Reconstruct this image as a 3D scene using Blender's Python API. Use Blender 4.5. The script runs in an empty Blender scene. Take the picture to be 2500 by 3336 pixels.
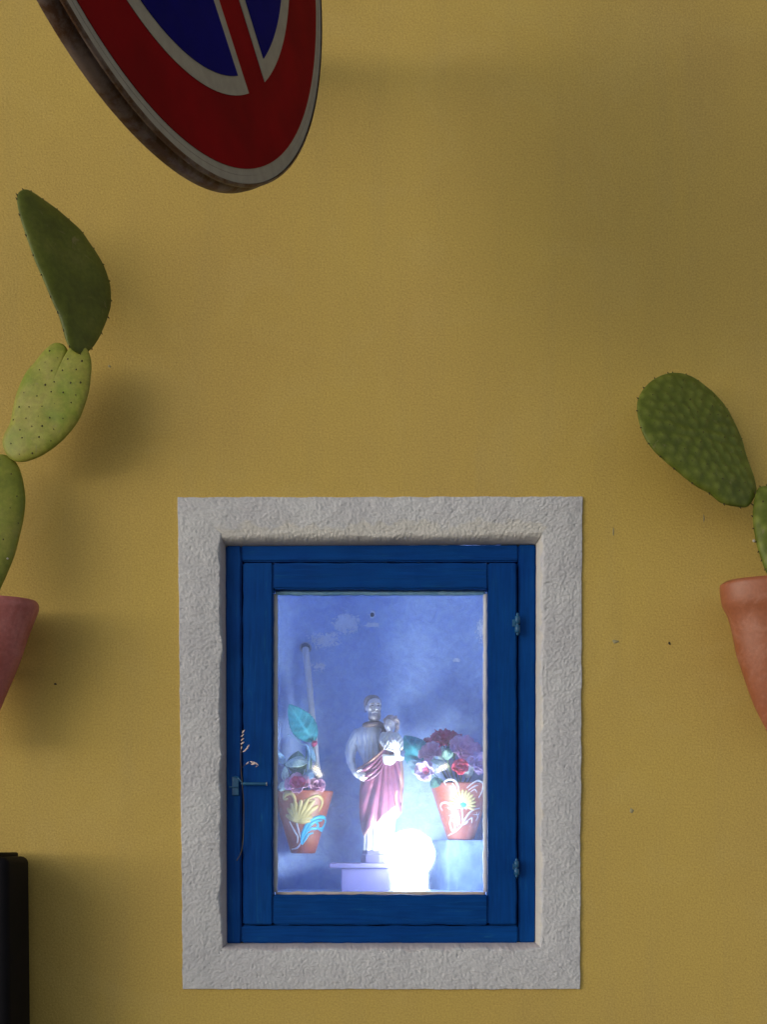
import bpy, math, random
import numpy as np
from mathutils import Vector, Matrix

random.seed(7)
RNG = np.random.RandomState(11)
SC = bpy.context.scene

# ------------------------------------------------------------------ camera
D, F, V0, EZ = 1.52, 3800.0, 2750.0, 1.55       # wall distance (m), focal length and horizon in photo pixels, eye height
cam = bpy.data.cameras.new("camera")
cam.sensor_fit = 'VERTICAL'
cam.sensor_height = 36.0
cam.lens = F * 36.0 / 3336.0
cam.shift_y = (V0 - 1668.0) / 3336.0
cam.clip_start = 0.02
cam.clip_end = 200.0
cam_ob = bpy.data.objects.new("camera", cam)
cam_ob.location = (0, -D, EZ)
cam_ob.rotation_euler = (math.radians(90), 0, 0)
SC.collection.objects.link(cam_ob)
SC.camera = cam_ob

# ------------------------------------------------------------------ light
SUN_TRAVEL = Vector((1.45, 1.0, -0.30)).normalized()
to_sun = -SUN_TRAVEL
elev = math.asin(to_sun.z)
azim = math.atan2(to_sun.x, to_sun.y) % (2 * math.pi)
world = bpy.data.worlds.new("World")
SC.world = world
world.use_nodes = True
wn, wl = world.node_tree.nodes, world.node_tree.links
wn.clear()
sky = wn.new('ShaderNodeTexSky')
sky.sky_type = 'NISHITA'
sky.sun_disc = False
sky.sun_elevation = elev
sky.sun_rotation = azim
sky.dust_density = 1.0
hs = wn.new('ShaderNodeHueSaturation')
hs.inputs['Saturation'].default_value = 0.35
bg = wn.new('ShaderNodeBackground')
bg.inputs['Strength'].default_value = 0.148
wo = wn.new('ShaderNodeOutputWorld')
wl.new(sky.outputs[0], hs.inputs['Color'])
wl.new(hs.outputs[0], bg.inputs[0])
wl.new(bg.outputs[0], wo.inputs[0])
sun = bpy.data.lights.new("sun", 'SUN')
sun.energy = 0.65
sun.angle = math.radians(50)
sun.color = (1.0, 0.93, 0.82)
sun_ob = bpy.data.objects.new("sun", sun)
sun_ob.rotation_euler = SUN_TRAVEL.to_track_quat('-Z', 'Y').to_euler()
sun_ob.location = (-4, -3, 5)
SC.collection.objects.link(sun_ob)
SC.view_settings.view_transform = 'Standard'
SC.view_settings.look = 'None'
SC.view_settings.exposure = 0.0
SC.view_settings.gamma = 1.0
SC.cycles.max_bounces = 8
SC.cycles.transparent_max_bounces = 12
SC.cycles.sample_clamp_indirect = 6.0

# ------------------------------------------------------------------ helpers
def W(px, py, Y):
    k = (D + Y) / F
    return np.array([(px - 1250.0) * k, Y, EZ + (V0 - py) * k])

def K(Y):
    return (D + Y) / F

def mesh_obj(name, V, Fc, m, parent=None, smooth=True, slots=None, fidx=None):
    V = np.asarray(V, float)
    if parent is not None:
        o0 = np.zeros(3)
        p = parent
        while p is not None:
            o0 += np.array(p.location)
            p = p.parent
        V = V - o0
    me = bpy.data.meshes.new(name)
    me.from_pydata([tuple(v) for v in V], [], [tuple(int(i) for i in f) for f in Fc])
    for mm in (slots or [m]):
        me.materials.append(mm)
    if fidx is not None:
        me.polygons.foreach_set('material_index', np.asarray(fidx, np.int32))
    if smooth:
        me.polygons.foreach_set('use_smooth', np.ones(len(me.polygons), bool))
    me.update()
    ob = bpy.data.objects.new(name, me)
    SC.collection.objects.link(ob)
    if parent is not None:
        ob.parent = parent
    return ob

def thing(name, label, cat, loc, group=None):
    o = bpy.data.objects.new(name, None)
    o.empty_display_size = 0.02
    o.location = tuple(loc)
    SC.collection.objects.link(o)
    o['label'] = label
    o['category'] = cat
    if group:
        o['group'] = group
    return o

class MB:
    """collects vertices and faces of one mesh"""
    def __init__(self):
        self.V, self.F, self.M = [], [], []
    def add(self, V, Fc, mi=0):
        n = len(self.V)
        self.V += [tuple(v) for v in V]
        self.F += [tuple(int(i) + n for i in f) for f in Fc]
        self.M += [mi] * len(Fc)
        return self
    def build(self, name, m, parent=None, smooth=True, slots=None):
        return mesh_obj(name, np.array(self.V), self.F, m, parent, smooth, slots, self.M if slots else None)

def grid_faces(nu, nv, wrap_u=False):
    fs = []
    for j in range(nv - 1):
        for i in range(nu if wrap_u else nu - 1):
            a = j * nu + i
            b = j * nu + (i + 1) % nu
            fs.append((a, b, b + nu, a + nu))
    return fs

def box(x0, x1, y0, y1, z0, z1):
    V = [(x0, y0, z0), (x1, y0, z0), (x1, y1, z0), (x0, y1, z0), (x0, y0, z1), (x1, y0, z1), (x1, y1, z1), (x0, y1, z1)]
    return V, [(0, 3, 2, 1), (4, 5, 6, 7), (0, 1, 5, 4), (1, 2, 6, 5), (2, 3, 7, 6), (3, 0, 4, 7)]

def bevel_obj(ob, w, seg=2):
    md = ob.modifiers.new('bevel', 'BEVEL')
    md.width = w
    md.segments = seg
    md.limit_method = 'ANGLE'
    return ob

def bake_mods(ob):
    dg = bpy.context.evaluated_depsgraph_get()
    me = bpy.data.meshes.new_from_object(ob.evaluated_get(dg))
    ob.modifiers.clear()
    ob.data = me
    return ob

def spline(P, n):
    """Catmull-Rom through the points of P, n samples"""
    P = np.asarray(P, float)
    if len(P) == 2:
        t = np.linspace(0, 1, n)[:, None]
        return P[0] * (1 - t) + P[1] * t
    Q = np.vstack([2 * P[0] - P[1], P, 2 * P[-1] - P[-2]])
    out = []
    for t in np.linspace(0, len(P) - 1 - 1e-9, n):
        i = int(t)
        u = t - i
        a, b, c, d = Q[i:i + 4]
        out.append(0.5 * (2 * b + (c - a) * u + (2 * a - 5 * b + 4 * c - d) * u * u + (3 * b - a - 3 * c + d) * u ** 3))
    return np.array(out)

def closed_spline(P, n):
    P = np.asarray(P, float)
    m = len(P)
    out = []
    for t in np.linspace(0, m, n, endpoint=False):
        i = int(t)
        u = t - i
        a, b, c, d = P[(i - 1) % m], P[i % m], P[(i + 1) % m], P[(i + 2) % m]
        out.append(0.5 * (2 * b + (c - a) * u + (2 * a - 5 * b + 4 * c - d) * u * u + (3 * b - a - 3 * c + d) * u ** 3))
    return np.array(out)

def tube(P, R, seg=10, caps=True, round_caps=False):
    P = np.asarray(P, float)
    R = np.broadcast_to(np.asarray(R, float), (len(P),)).copy()
    if round_caps:
        d0 = P[0] - P[1]; d0 /= np.linalg.norm(d0) + 1e-12
        d1 = P[-1] - P[-2]; d1 /= np.linalg.norm(d1) + 1e-12
        a = [P[0] + d0 * R[0] * s for s in (0.98, 0.8, 0.45)]
        ra = [R[0] * s for s in (0.2, 0.6, 0.9)]
        b = [P[-1] + d1 * R[-1] * s for s in (0.45, 0.8, 0.98)]
        rb = [R[-1] * s for s in (0.9, 0.6, 0.2)]
        P = np.vstack([a, P, b])
        R = np.concatenate([ra, R, rb])
    n = len(P)
    T = np.gradient(P, axis=0)
    T /= np.linalg.norm(T, axis=1)[:, None] + 1e-12
    up = np.array([0, 1.0, 0])
    if abs(T[0] @ up) > 0.9:
        up = np.array([1.0, 0, 0])
    nrm = up - T[0] * (T[0] @ up)
    nrm /= np.linalg.norm(nrm)
    V = []
    ang = np.linspace(0, 2 * np.pi, seg, endpoint=False)
    for i in range(n):
        nrm = nrm - T[i] * (T[i] @ nrm)
        nrm /= np.linalg.norm(nrm) + 1e-12
        b = np.cross(T[i], nrm)
        V.append(P[i] + R[i] * (np.cos(ang)[:, None] * nrm + np.sin(ang)[:, None] * b))
    V = np.vstack(V)
    Fc = grid_faces(seg, n, True)
    if caps:
        Fc.append(tuple(range(seg))[::-1])
        Fc.append(tuple((n - 1) * seg + i for i in range(seg)))
    return V, Fc

def ellipsoid(c, r, rot=None, nu=20, nv=13):
    V = []
    for j in range(nv):
        ph = math.pi * (j + 0.5) / nv if 0 else math.pi * j / (nv - 1)
        ph = min(max(ph, 0.02), math.pi - 0.02)
        for i in range(nu):
            th = 2 * math.pi * i / nu
            V.append((math.sin(ph) * math.cos(th) * r[0], math.sin(ph) * math.sin(th) * r[1], -math.cos(ph) * r[2]))
    V = np.array(V)
    if rot is not None:
        V = V @ np.array(rot).T
    V = V + np.asarray(c)
    Fc = grid_faces(nu, nv, True)
    Fc.append(tuple(range(nu))[::-1])
    Fc.append(tuple((nv - 1) * nu + i for i in range(nu)))
    return V, Fc

def lathe(prof, c, seg=48, sx=1.0, sy=1.0, caps=True):
    """prof: list of (radius, z) from bottom to top, about the vertical axis through c"""
    V = []
    for r, z in prof:
        for i in range(seg):
            t = 2 * math.pi * i / seg
            V.append((c[0] + r * sx * math.cos(t), c[1] + r * sy * math.sin(t), c[2] + z))
    Fc = grid_faces(seg, len(prof), True)
    if caps:
        Fc.append(tuple(range(seg))[::-1])
        Fc.append(tuple((len(prof) - 1) * seg + i for i in range(seg)))
    return V, Fc

def vnoise(x, y, seed=0):
    """2-D gradient noise in -1..1 (numpy)"""
    x = np.asarray(x, float); y = np.asarray(y, float)
    xi = np.floor(x).astype(np.int64); yi = np.floor(y).astype(np.int64)
    xf = x - xi; yf = y - yi
    def g(ix, iy, dx, dy):
        h = (ix * 374761393 + iy * 668265263 + seed * 974634777) & 0xFFFFFFFF
        h = ((h ^ (h >> 13)) * 1274126177) & 0xFFFFFFFF
        h = h ^ (h >> 16)
        a = (h & 0xFFFF) / 65536.0 * 2 * np.pi
        return np.cos(a) * dx + np.sin(a) * dy
    u = xf ** 3 * (xf * (xf * 6 - 15) + 10)
    v = yf ** 3 * (yf * (yf * 6 - 15) + 10)
    n00 = g(xi, yi, xf, yf); n10 = g(xi + 1, yi, xf - 1, yf)
    n01 = g(xi, yi + 1, xf, yf - 1); n11 = g(xi + 1, yi + 1, xf - 1, yf - 1)
    return 1.5 * ((n00 * (1 - u) + n10 * u) * (1 - v) + (n01 * (1 - u) + n11 * u) * v)

def fbm(x, y, octv=4, seed=0, gain=0.5):
    s, a = 0, 1.0
    for o in range(octv):
        s = s + a * vnoise(x * 2 ** o + 13.7 * o, y * 2 ** o - 7.1 * o, seed + o)
        a *= gain
    return s

# ------------------------------------------------------------------ materials
def newmat(name):
    m = bpy.data.materials.new(name)
    m.use_nodes = True
    return m, m.node_tree.nodes, m.node_tree.links, m.node_tree.nodes['Principled BSDF']

def pos_node(n):
    return n.new('ShaderNodeNewGeometry').outputs['Position']

def noise_node(n, l, scale, detail=4.0, rough=0.55, vec=None, dist=0.0):
    t = n.new('ShaderNodeTexNoise')
    t.inputs['Scale'].default_value = scale
    t.inputs['Detail'].default_value = detail
    t.inputs['Roughness'].default_value = rough
    t.inputs['Distortion'].default_value = dist
    l.new(vec if vec is not None else pos_node(n), t.inputs['Vector'])
    return t

def ramp(n, l, fac, stops):
    r = n.new('ShaderNodeValToRGB')
    e = r.color_ramp.elements
    while len(e) < len(stops):
        e.new(0.5)
    for i, (p, c) in enumerate(stops):
        e[i].position = p
        e[i].color = (*c, 1) if len(c) == 3 else c
    l.new(fac, r.inputs[0])
    return r.outputs[0]

def mixc(n, l, fac, a, b, mode='MIX'):
    m = n.new('ShaderNodeMix')
    m.data_type = 'RGBA'
    m.blend_type = mode
    for sock, v in ((0, fac), (6, a), (7, b)):
        if isinstance(v, (int, float)):
            m.inputs[sock].default_value = v
        elif isinstance(v, (tuple, list)):
            m.inputs[sock].default_value = (*v[:3], 1)
        else:
            l.new(v, m.inputs[sock])
    return m.outputs[2]

def mathn(n, l, op, a, b=None, clamp=False):
    m = n.new('ShaderNodeMath')
    m.operation = op
    m.use_clamp = clamp
    for i, v in enumerate((a, b)):
        if v is None:
            continue
        if isinstance(v, (int, float)):
            m.inputs[i].default_value = v
        else:
            l.new(v, m.inputs[i])
    return m.outputs[0]

def bump(n, l, h, strength, dist, nrm=None):
    b = n.new('ShaderNodeBump')
    b.inputs['Strength'].default_value = strength
    b.inputs['Distance'].default_value = dist
    l.new(h, b.inputs['Height'])
    if nrm is not None:
        l.new(nrm, b.inputs['Normal'])
    return b.outputs[0]

def leaf_material(name, c1, c2):
    m, n, l, p = newmat(name)
    t = noise_node(n, l, 70, 5)
    base = ramp(n, l, t.outputs[0], [(0.35, c1), (0.65, c2)])
    at = n.new('ShaderNodeAttribute'); at.attribute_name = 'vein'
    base = mixc(n, l, mathn(n, l, 'MULTIPLY', at.outputs['Fac'], 0.45), base, tuple(min(1, v * 1.8 + 0.08) for v in c1))
    l.new(base, p.inputs['Base Color'])
    p.inputs['Roughness'].default_value = 0.6
    p.inputs['Specular IOR Level'].default_value = 0.25
    return m

def simple(name, c1, c2=None, scale=60.0, rough=0.6, bstr=0.15, bscale=200.0, bdist=0.001, metallic=0.0, spec=0.5, coat=0.0, sss=0.0, lo=0.35, hi=0.65):
    m, n, l, p = newmat(name)
    t = noise_node(n, l, scale, 5)
    c2 = c2 or tuple(v * 0.75 for v in c1)
    l.new(ramp(n, l, t.outputs[0], [(lo, c1), (hi, c2)]), p.inputs['Base Color'])
    p.inputs['Roughness'].default_value = rough
    p.inputs['Metallic'].default_value = metallic
    p.inputs['Specular IOR Level'].default_value = spec
    p.inputs['Coat Weight'].default_value = coat
    if sss:
        p.inputs['Subsurface Weight'].default_value = sss
        p.inputs['Subsurface Radius'].default_value = (0.004, 0.006, 0.002)
        p.inputs['Subsurface Scale'].default_value = 0.5
    if bstr:
        b = noise_node(n, l, bscale, 3)
        l.new(bump(n, l, b.outputs[0], bstr, bdist), p.inputs['Normal'])
    return m

def wall_material():
    m, n, l, p = newmat('yellow_wall_paint')
    a = noise_node(n, l, 2.2, 4, 0.55)
    base = ramp(n, l, a.outputs[0], [(0.28, (0.600, 0.432, 0.103)), (0.5, (0.568, 0.402, 0.105)), (0.72, (0.525, 0.362, 0.105))])
    # faint dirt runs and trowel patches
    mp = n.new('ShaderNodeMapping'); mp.inputs['Scale'].default_value = (1, 1, 0.09)
    l.new(pos_node(n), mp.inputs[0])
    run = noise_node(n, l, 16, 5, 0.6, mp.outputs[0], 0.4)
    base = mixc(n, l, ramp(n, l, run.outputs[0], [(0.50, (0, 0, 0)), (0.78, (0.22, 0.22, 0.22))]), base, (0.40, 0.30, 0.13))
    pat = noise_node(n, l, 7, 6, 0.65, None, 1.5)
    base = mixc(n, l, ramp(n, l, pat.outputs[0], [(0.52, (0, 0, 0)), (0.62, (0.09, 0.09, 0.09))]), base, (0.66, 0.52, 0.20))
    g = noise_node(n, l, 420, 3, 0.6)
    base = mixc(n, l, 0.85, base, ramp(n, l, g.outputs[0], [(0.3, (0.40, 0.40, 0.40)), (0.7, (0.60, 0.60, 0.60))]), 'OVERLAY')
    l.new(base, p.inputs['Base Color'])
    p.inputs['Roughness'].default_value = 0.75
    p.inputs['Specular IOR Level'].default_value = 0.25
    f1 = noise_node(n, l, 330, 4, 0.6)
    f2 = noise_node(n, l, 26, 3, 0.5)
    b1 = bump(n, l, f1.outputs[0], 0.65, 0.0014)
    l.new(bump(n, l, f2.outputs[0], 0.25, 0.004, b1), p.inputs['Normal'])
    return m

def plaster_material():
    m, n, l, p = newmat('rough_grey_plaster')
    a = noise_node(n, l, 14, 5, 0.6)
    base = ramp(n, l, a.outputs[0], [(0.3, (0.63, 0.64, 0.66)), (0.7, (0.55, 0.55, 0.585))])
    s = noise_node(n, l, 260, 4, 0.7)
    base = mixc(n, l, 0.55, base, ramp(n, l, s.outputs[0], [(0.32, (0.36, 0.36, 0.36)), (0.62, (0.58, 0.58, 0.58))]), 'OVERLAY')
    # cream plaster along the top and right, its brightness painted in for light
    at = n.new('ShaderNodeAttribute'); at.attribute_name = 'lit_filler'
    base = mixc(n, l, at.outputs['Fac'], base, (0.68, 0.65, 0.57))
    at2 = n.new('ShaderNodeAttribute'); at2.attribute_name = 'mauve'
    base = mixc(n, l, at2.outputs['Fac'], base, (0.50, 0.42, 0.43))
    l.new(base, p.inputs['Base Color'])
    p.inputs['Roughness'].default_value = 0.9
    p.inputs['Specular IOR Level'].default_value = 0.2
    f = noise_node(n, l, 520, 3, 0.6)
    l.new(bump(n, l, f.outputs[0], 0.4, 0.0008), p.inputs['Normal'])
    return m

def blue_paint(name='blue_painted_wood', vertical=True):
    m, n, l, p = newmat(name)
    mp = n.new('ShaderNodeMapping')
    mp.inputs['Scale'].default_value = (1, 1, 0.06) if vertical else (0.06, 1, 1)
    l.new(pos_node(n), mp.inputs[0])
    g = noise_node(n, l, 300, 5, 0.6, mp.outputs[0], 0.6)
    a = noise_node(n, l, 18, 4, 0.6)
    base = ramp(n, l, a.outputs[0], [(0.3, (0.001, 0.046, 0.240)), (0.7, (0.002, 0.060, 0.270))])
    base = mixc(n, l, 0.45, base, ramp(n, l, g.outputs[0], [(0.3, (0.30, 0.30, 0.30)), (0.7, (0.70, 0.70, 0.70))]), 'OVERLAY')
    wt = noise_node(n, l, 140, 6, 0.75, mp.outputs[0], 1.2)
    wm = ramp(n, l, wt.outputs[0], [(0.58, (0, 0, 0)), (0.72, (1, 1, 1))])
    base = mixc(n, l, mathn(n, l, 'MULTIPLY', wm, 0.5), base, (0.02, 0.16, 0.32))
    l.new(base, p.inputs['Base Color'])
    p.inputs['Roughness'].default_value = 0.5
    p.inputs['Specular IOR Level'].default_value = 0.08
    l.new(bump(n, l, g.outputs[0], 0.25, 0.0008), p.inputs['Normal'])
    return m

def niche_material():
    m, n, l, p = newmat('blue_niche_distemper')
    P = pos_node(n)
    a = noise_node(n, l, 9, 6, 0.62, P)
    base = ramp(n, l, a.outputs[0], [(0.30, (0.32, 0.44, 0.77)), (0.70, (0.44, 0.56, 0.88))])
    b = noise_node(n, l, 55, 6, 0.7, P, 0.8)
    base = mixc(n, l, 0.5, base, ramp(n, l, b.outputs[0], [(0.34, (0.33, 0.33, 0.33)), (0.66, (0.62, 0.62, 0.62))]), 'OVERLAY')
    # pale flaked patches where the distemper has come off
    sp = n.new('ShaderNodeSeparateXYZ')
    l.new(P, sp.inputs[0])
    hgt = b.outputs[0]
    for (px, py, rx, ry, rot, thr) in ((1128, 2030, 46, 34, 0, .78), (1060, 2085, 60, 32, 0.6, .60), (1213, 2036, 22, 7, 0, .85), (1213, 2003, 14, 14, 0, .7), (1490, 2150, 16, 10, 0, .6), (1040, 2170, 34, 22, 0.9, .52), (1570, 2060, 30, 50, 0, .5)):
        c = W(px, py, 0.33)
        k = K(0.33)
        dx = mathn(n, l, 'DIVIDE', mathn(n, l, 'SUBTRACT', sp.outputs[0], float(c[0])), rx * k)
        dz = mathn(n, l, 'DIVIDE', mathn(n, l, 'SUBTRACT', sp.outputs[2], float(c[2])), ry * k)
        d2 = mathn(n, l, 'SQRT', mathn(n, l, 'ADD', mathn(n, l, 'MULTIPLY', dx, dx), mathn(n, l, 'MULTIPLY', dz, dz)))
        w = noise_node(n, l, 190, 6, 0.75, P, 0.8)
        v = mathn(n, l, 'SUBTRACT', mathn(n, l, 'ADD', mathn(n, l, 'MULTIPLY', w.outputs[0], 2.6), thr - 1.3), mathn(n, l, 'MULTIPLY', d2, 0.75))
        mk = ramp(n, l, v, [(0.08, (0, 0, 0)), (0.16, (1, 1, 1))])
        base = mixc(n, l, mathn(n, l, 'MULTIPLY', mk, 0.9), base, (0.88, 0.90, 0.96))
        hgt = mathn(n, l, 'SUBTRACT', hgt, mathn(n, l, 'MULTIPLY', mk, 0.6))
    fl = noise_node(n, l, 230, 5, 0.8, P, 1.5)
    base = mixc(n, l, ramp(n, l, fl.outputs[0], [(0.64, (0, 0, 0)), (0.70, (0.5, 0.5, 0.5))]), base, (0.70, 0.78, 0.95))
    base = mixc(n, l, ramp(n, l, fl.outputs[0], [(0.30, (0.55, 0.55, 0.55)), (0.37, (0, 0, 0))]), base, (0.10, 0.16, 0.42))
    l.new(base, p.inputs['Base Color'])
    p.inputs['Roughness'].default_value = 0.85
    p.inputs['Specular IOR Level'].default_value = 0.2
    l.new(bump(n, l, hgt, 0.55, 0.0035), p.inputs['Normal'])
    return m

def glass_material():
    m, n, l, p = newmat('dusty_glass')
    out = n['Material Output']
    n.remove(p)
    tr = n.new('ShaderNodeBsdfTransparent')
    tr.inputs[0].default_value = (0.97, 0.98, 0.985, 1)
    gl = n.new('ShaderNodeBsdfGlossy')
    gl.inputs['Roughness'].default_value = 0.03
    fr = n.new('ShaderNodeFresnel')
    fr.inputs[0].default_value = 1.5
    m1 = n.new('ShaderNodeMixShader')
    l.new(fr.outputs[0], m1.inputs[0]); l.new(tr.outputs[0], m1.inputs[1]); l.new(gl.outputs[0], m1.inputs[2])
    du = n.new('ShaderNodeBsdfTranslucent')
    du.inputs[0].default_value = (0.56, 0.66, 0.98, 1)
    df = n.new('ShaderNodeBsdfDiffuse')
    df.inputs[0].default_value = (0.6, 0.6, 0.6, 1)
    m0 = n.new('ShaderNodeMixShader'); m0.inputs[0].default_value = 0.25
    l.new(du.outputs[0], m0.inputs[1]); l.new(df.outputs[0], m0.inputs[2])
    a = noise_node(n, l, 150, 6, 0.8, None, 1.2)
    b = noise_node(n, l, 6, 4, 0.6)
    f = mathn(n, l, 'MULTIPLY', ramp(n, l, a.outputs[0], [(0.40, (0.22, 0.22, 0.22)), (0.66, (1.1, 1.1, 1.1))]), ramp(n, l, b.outputs[0], [(0.35, (0.5, 0.5, 0.5)), (0.7, (1.1, 1.1, 1.1))]))
    f = mathn(n, l, 'MULTIPLY', f, 0.11)
    m2 = n.new('ShaderNodeMixShader')
    l.new(f, m2.inputs[0]); l.new(m1.outputs[0], m2.inputs[1]); l.new(m0.outputs[0], m2.inputs[2])
    # film lobe added for a halo round the bulb: scatters transmitted light sideways
    rf = n.new('ShaderNodeBsdfRefraction')
    rf.inputs['Roughness'].default_value = 0.42
    rf.inputs['IOR'].default_value = 1.22
    rf.inputs[0].default_value = (0.95, 0.97, 1, 1)
    m3 = n.new('ShaderNodeMixShader')
    m3.inputs[0].default_value = 0.07
    l.new(m2.outputs[0], m3.inputs[1]); l.new(rf.outputs[0], m3.inputs[2])
    l.new(m3.outputs[0], out.inputs[0])
    return m

def emit(name, col, strength):
    m, n, l, p = newmat(name)
    p.inputs['Base Color'].default_value = (0.8, 0.8, 0.8, 1)
    p.inputs['Emission Color'].default_value = (*col, 1)
    p.inputs['Emission Strength'].default_value = strength
    return m

def cactus_material(name, c1, c2, c3):
    m, n, l, p = newmat(name)
    a = noise_node(n, l, 22, 5, 0.6)
    base = ramp(n, l, a.outputs[0], [(0.30, c1), (0.55, c2), (0.75, c3)])
    at = n.new('ShaderNodeAttribute'); at.attribute_name = 'tubercle'
    base = mixc(n, l, mathn(n, l, 'MULTIPLY', at.outputs['Fac'], 0.55), base, (0.27, 0.31, 0.055))
    sc = noise_node(n, l, 45, 6, 0.75, None, 1.0)
    base = mixc(n, l, ramp(n, l, sc.outputs[0], [(0.62, (0, 0, 0)), (0.70, (0.6, 0.6, 0.6))]), base, (0.26, 0.22, 0.10))
    b = noise_node(n, l, 160, 4, 0.7)
    base = mixc(n, l, 0.6, base, ramp(n, l, b.outputs[0], [(0.35, (0.38, 0.38, 0.38)), (0.65, (0.6, 0.6, 0.6))]), 'OVERLAY')
    l.new(base, p.inputs['Base Color'])
    p.inputs['Roughness'].default_value = 0.5
    p.inputs['Specular IOR Level'].default_value = 0.35
    p.inputs['Subsurface Weight'].default_value = 0.08
    p.inputs['Subsurface Radius'].default_value = (0.004, 0.008, 0.002)
    l.new(bump(n, l, b.outputs[0], 0.2, 0.001), p.inputs['Normal'])
    return m

def rim_material():
    m, n, l, p = newmat('weathered_sign_rim')
    a = noise_node(n, l, 28, 6, 0.7)
    base = ramp(n, l, a.outputs[0], [(0.38, (0.20, 0.155, 0.15)), (0.49, (0.14, 0.10, 0.09)), (0.57, (0.085, 0.035, 0.016))])
    l.new(base, p.inputs['Base Color'])
    p.inputs['Roughness'].default_value = 0.6
    p.inputs['Metallic'].default_value = 0.15
    l.new(bump(n, l, a.outputs[0], 0.4, 0.002), p.inputs['Normal'])
    return m

def pot_material(name, c1, c2):
    m, n, l, p = newmat(name)
    mp = n.new('ShaderNodeMapping')
    mp.inputs['Scale'].default_value = (1, 1, 0.22)
    l.new(pos_node(n), mp.inputs[0])
    a = noise_node(n, l, 38, 5, 0.6, mp.outputs[0])
    base = ramp(n, l, a.outputs[0], [(0.32, c1), (0.68, c2)])
    lb = noise_node(n, l, 24, 6, 0.7, None, 1.2)
    base = mixc(n, l, ramp(n, l, lb.outputs[0], [(0.52, (0, 0, 0)), (0.68, (0.30, 0.30, 0.30))]), base, tuple(min(1, v * 1.2 + 0.14) for v in c1))
    b = noise_node(n, l, 240, 3, 0.6)
    base = mixc(n, l, 0.45, base, ramp(n, l, b.outputs[0], [(0.35, (0.4, 0.4, 0.4)), (0.65, (0.6, 0.6, 0.6))]), 'OVERLAY')
    l.new(base, p.inputs['Base Color'])
    p.inputs['Roughness'].default_value = 0.42
    p.inputs['Specular IOR Level'].default_value = 0.45
    l.new(bump(n, l, a.outputs[0], 0.12, 0.002), p.inputs['Normal'])
    return m

M = {}
M['wall'] = wall_material()
M['plaster'] = plaster_material()
M['blue_v'] = blue_paint('blue_painted_wood_upright', True)
M['blue_h'] = blue_paint('blue_painted_wood_crosswise', False)
M['niche'] = niche_material()
M['ledge'] = simple('darkened_blue_ledge', (0.20, 0.29, 0.52), (0.13, 0.19, 0.38), 40, 0.9, 0.6, 90, 0.003, spec=0.1)  # niche blue made darker so the bulb's light doesn't bleach the ledge
M['glass'] = glass_material()
M['lamp_tube'] = emit('lit_lamp_tube', (1.0, 0.86, 0.55), 26.0)
M['paving'] = simple('stone_paving', (0.22, 0.20, 0.18), (0.15, 0.14, 0.13), 3, 0.8, 0.4, 40, 0.01)
M['iron'] = simple('black_iron', (0.02, 0.02, 0.022), (0.03, 0.028, 0.03), 40, 0.5, 0.2, 200, 0.001, 0.4)
M['black'] = simple('black_enamel', (0.006, 0.006, 0.008), (0.008, 0.007, 0.010), 30, 0.7, 0.1, 150, 0.001, 0.0, 0.1)
M['white_sign'] = simple('greyed_sign_white', (0.32, 0.31, 0.295), (0.27, 0.26, 0.25), 90, 0.5, 0.05)
M['red_sign'] = simple('sign_red', (0.26, 0.003, 0.009), (0.19, 0.003, 0.008), 14, 0.6, 0.04, 300, 0.0005, 0.0, 0.03)
M['blue_sign'] = simple('sign_blue', (0.002, 0.003, 0.17), (0.0015, 0.0025, 0.13), 30, 0.6, 0.04, 300, 0.0005, 0.0, 0.03)
M['rim'] = rim_material()
M['galv'] = simple('galvanised_steel', (0.30, 0.30, 0.30), (0.22, 0.22, 0.22), 50, 0.5, 0.1, 200, 0.001, 0.5)
M['cactus_dark'] = cactus_material('cactus_skin_deep', (0.080, 0.100, 0.012), (0.115, 0.145, 0.016), (0.16, 0.18, 0.03))
M['cactus_pale'] = cactus_material('cactus_skin_pale', (0.20, 0.27, 0.02), (0.33, 0.32, 0.055), (0.37, 0.32, 0.10))
M['cactus_mid'] = cactus_material('cactus_skin_mid', (0.15, 0.19, 0.020), (0.22, 0.245, 0.03), (0.30, 0.29, 0.055))
M['cactus_bumpy'] = cactus_material('cactus_skin_bumpy', (0.085, 0.115, 0.009), (0.115, 0.15, 0.011), (0.16, 0.19, 0.02))
M['spine'] = simple('cactus_areole', (0.055, 0.05, 0.018), (0.08, 0.06, 0.02), 80, 0.8, 0)
M['scab'] = simple('cactus_scab', (0.55, 0.52, 0.42), None, 80, 0.9, 0.3)
M['terra_pink'] = pot_material('pinkish_terracotta', (0.46, 0.15, 0.14), (0.34, 0.09, 0.075))
M['terra_orange'] = pot_material('orange_terracotta', (0.37, 0.125, 0.060), (0.32, 0.10, 0.038))
M['soil'] = simple('dark_soil', (0.05, 0.035, 0.02), (0.03, 0.02, 0.012), 120, 0.95, 0.6, 150, 0.004)
M['pot_paint'] = pot_material('varnished_terracotta', (0.31, 0.085, 0.05), (0.22, 0.055, 0.035))
M['cream'] = simple('cream_relief_paint', (0.52, 0.41, 0.16), (0.42, 0.32, 0.12), 120, 0.4, 0.1)
M['white_relief'] = simple('white_relief_paint', (0.46, 0.46, 0.48), (0.38, 0.38, 0.42), 120, 0.35, 0.1)
M['turq'] = simple('turquoise_relief_paint', (0.06, 0.42, 0.62), (0.04, 0.32, 0.52), 120, 0.35, 0.1)
M['conduit'] = simple('white_conduit', (0.72, 0.70, 0.74), (0.62, 0.60, 0.66), 50, 0.45, 0.1)
M['collar'] = simple('dark_collar', (0.03, 0.03, 0.04), None, 50, 0.5, 0.1)
M['chrome'] = simple('steel_flange', (0.5, 0.5, 0.55), None, 50, 0.3, 0.05, metallic=0.8)
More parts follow.
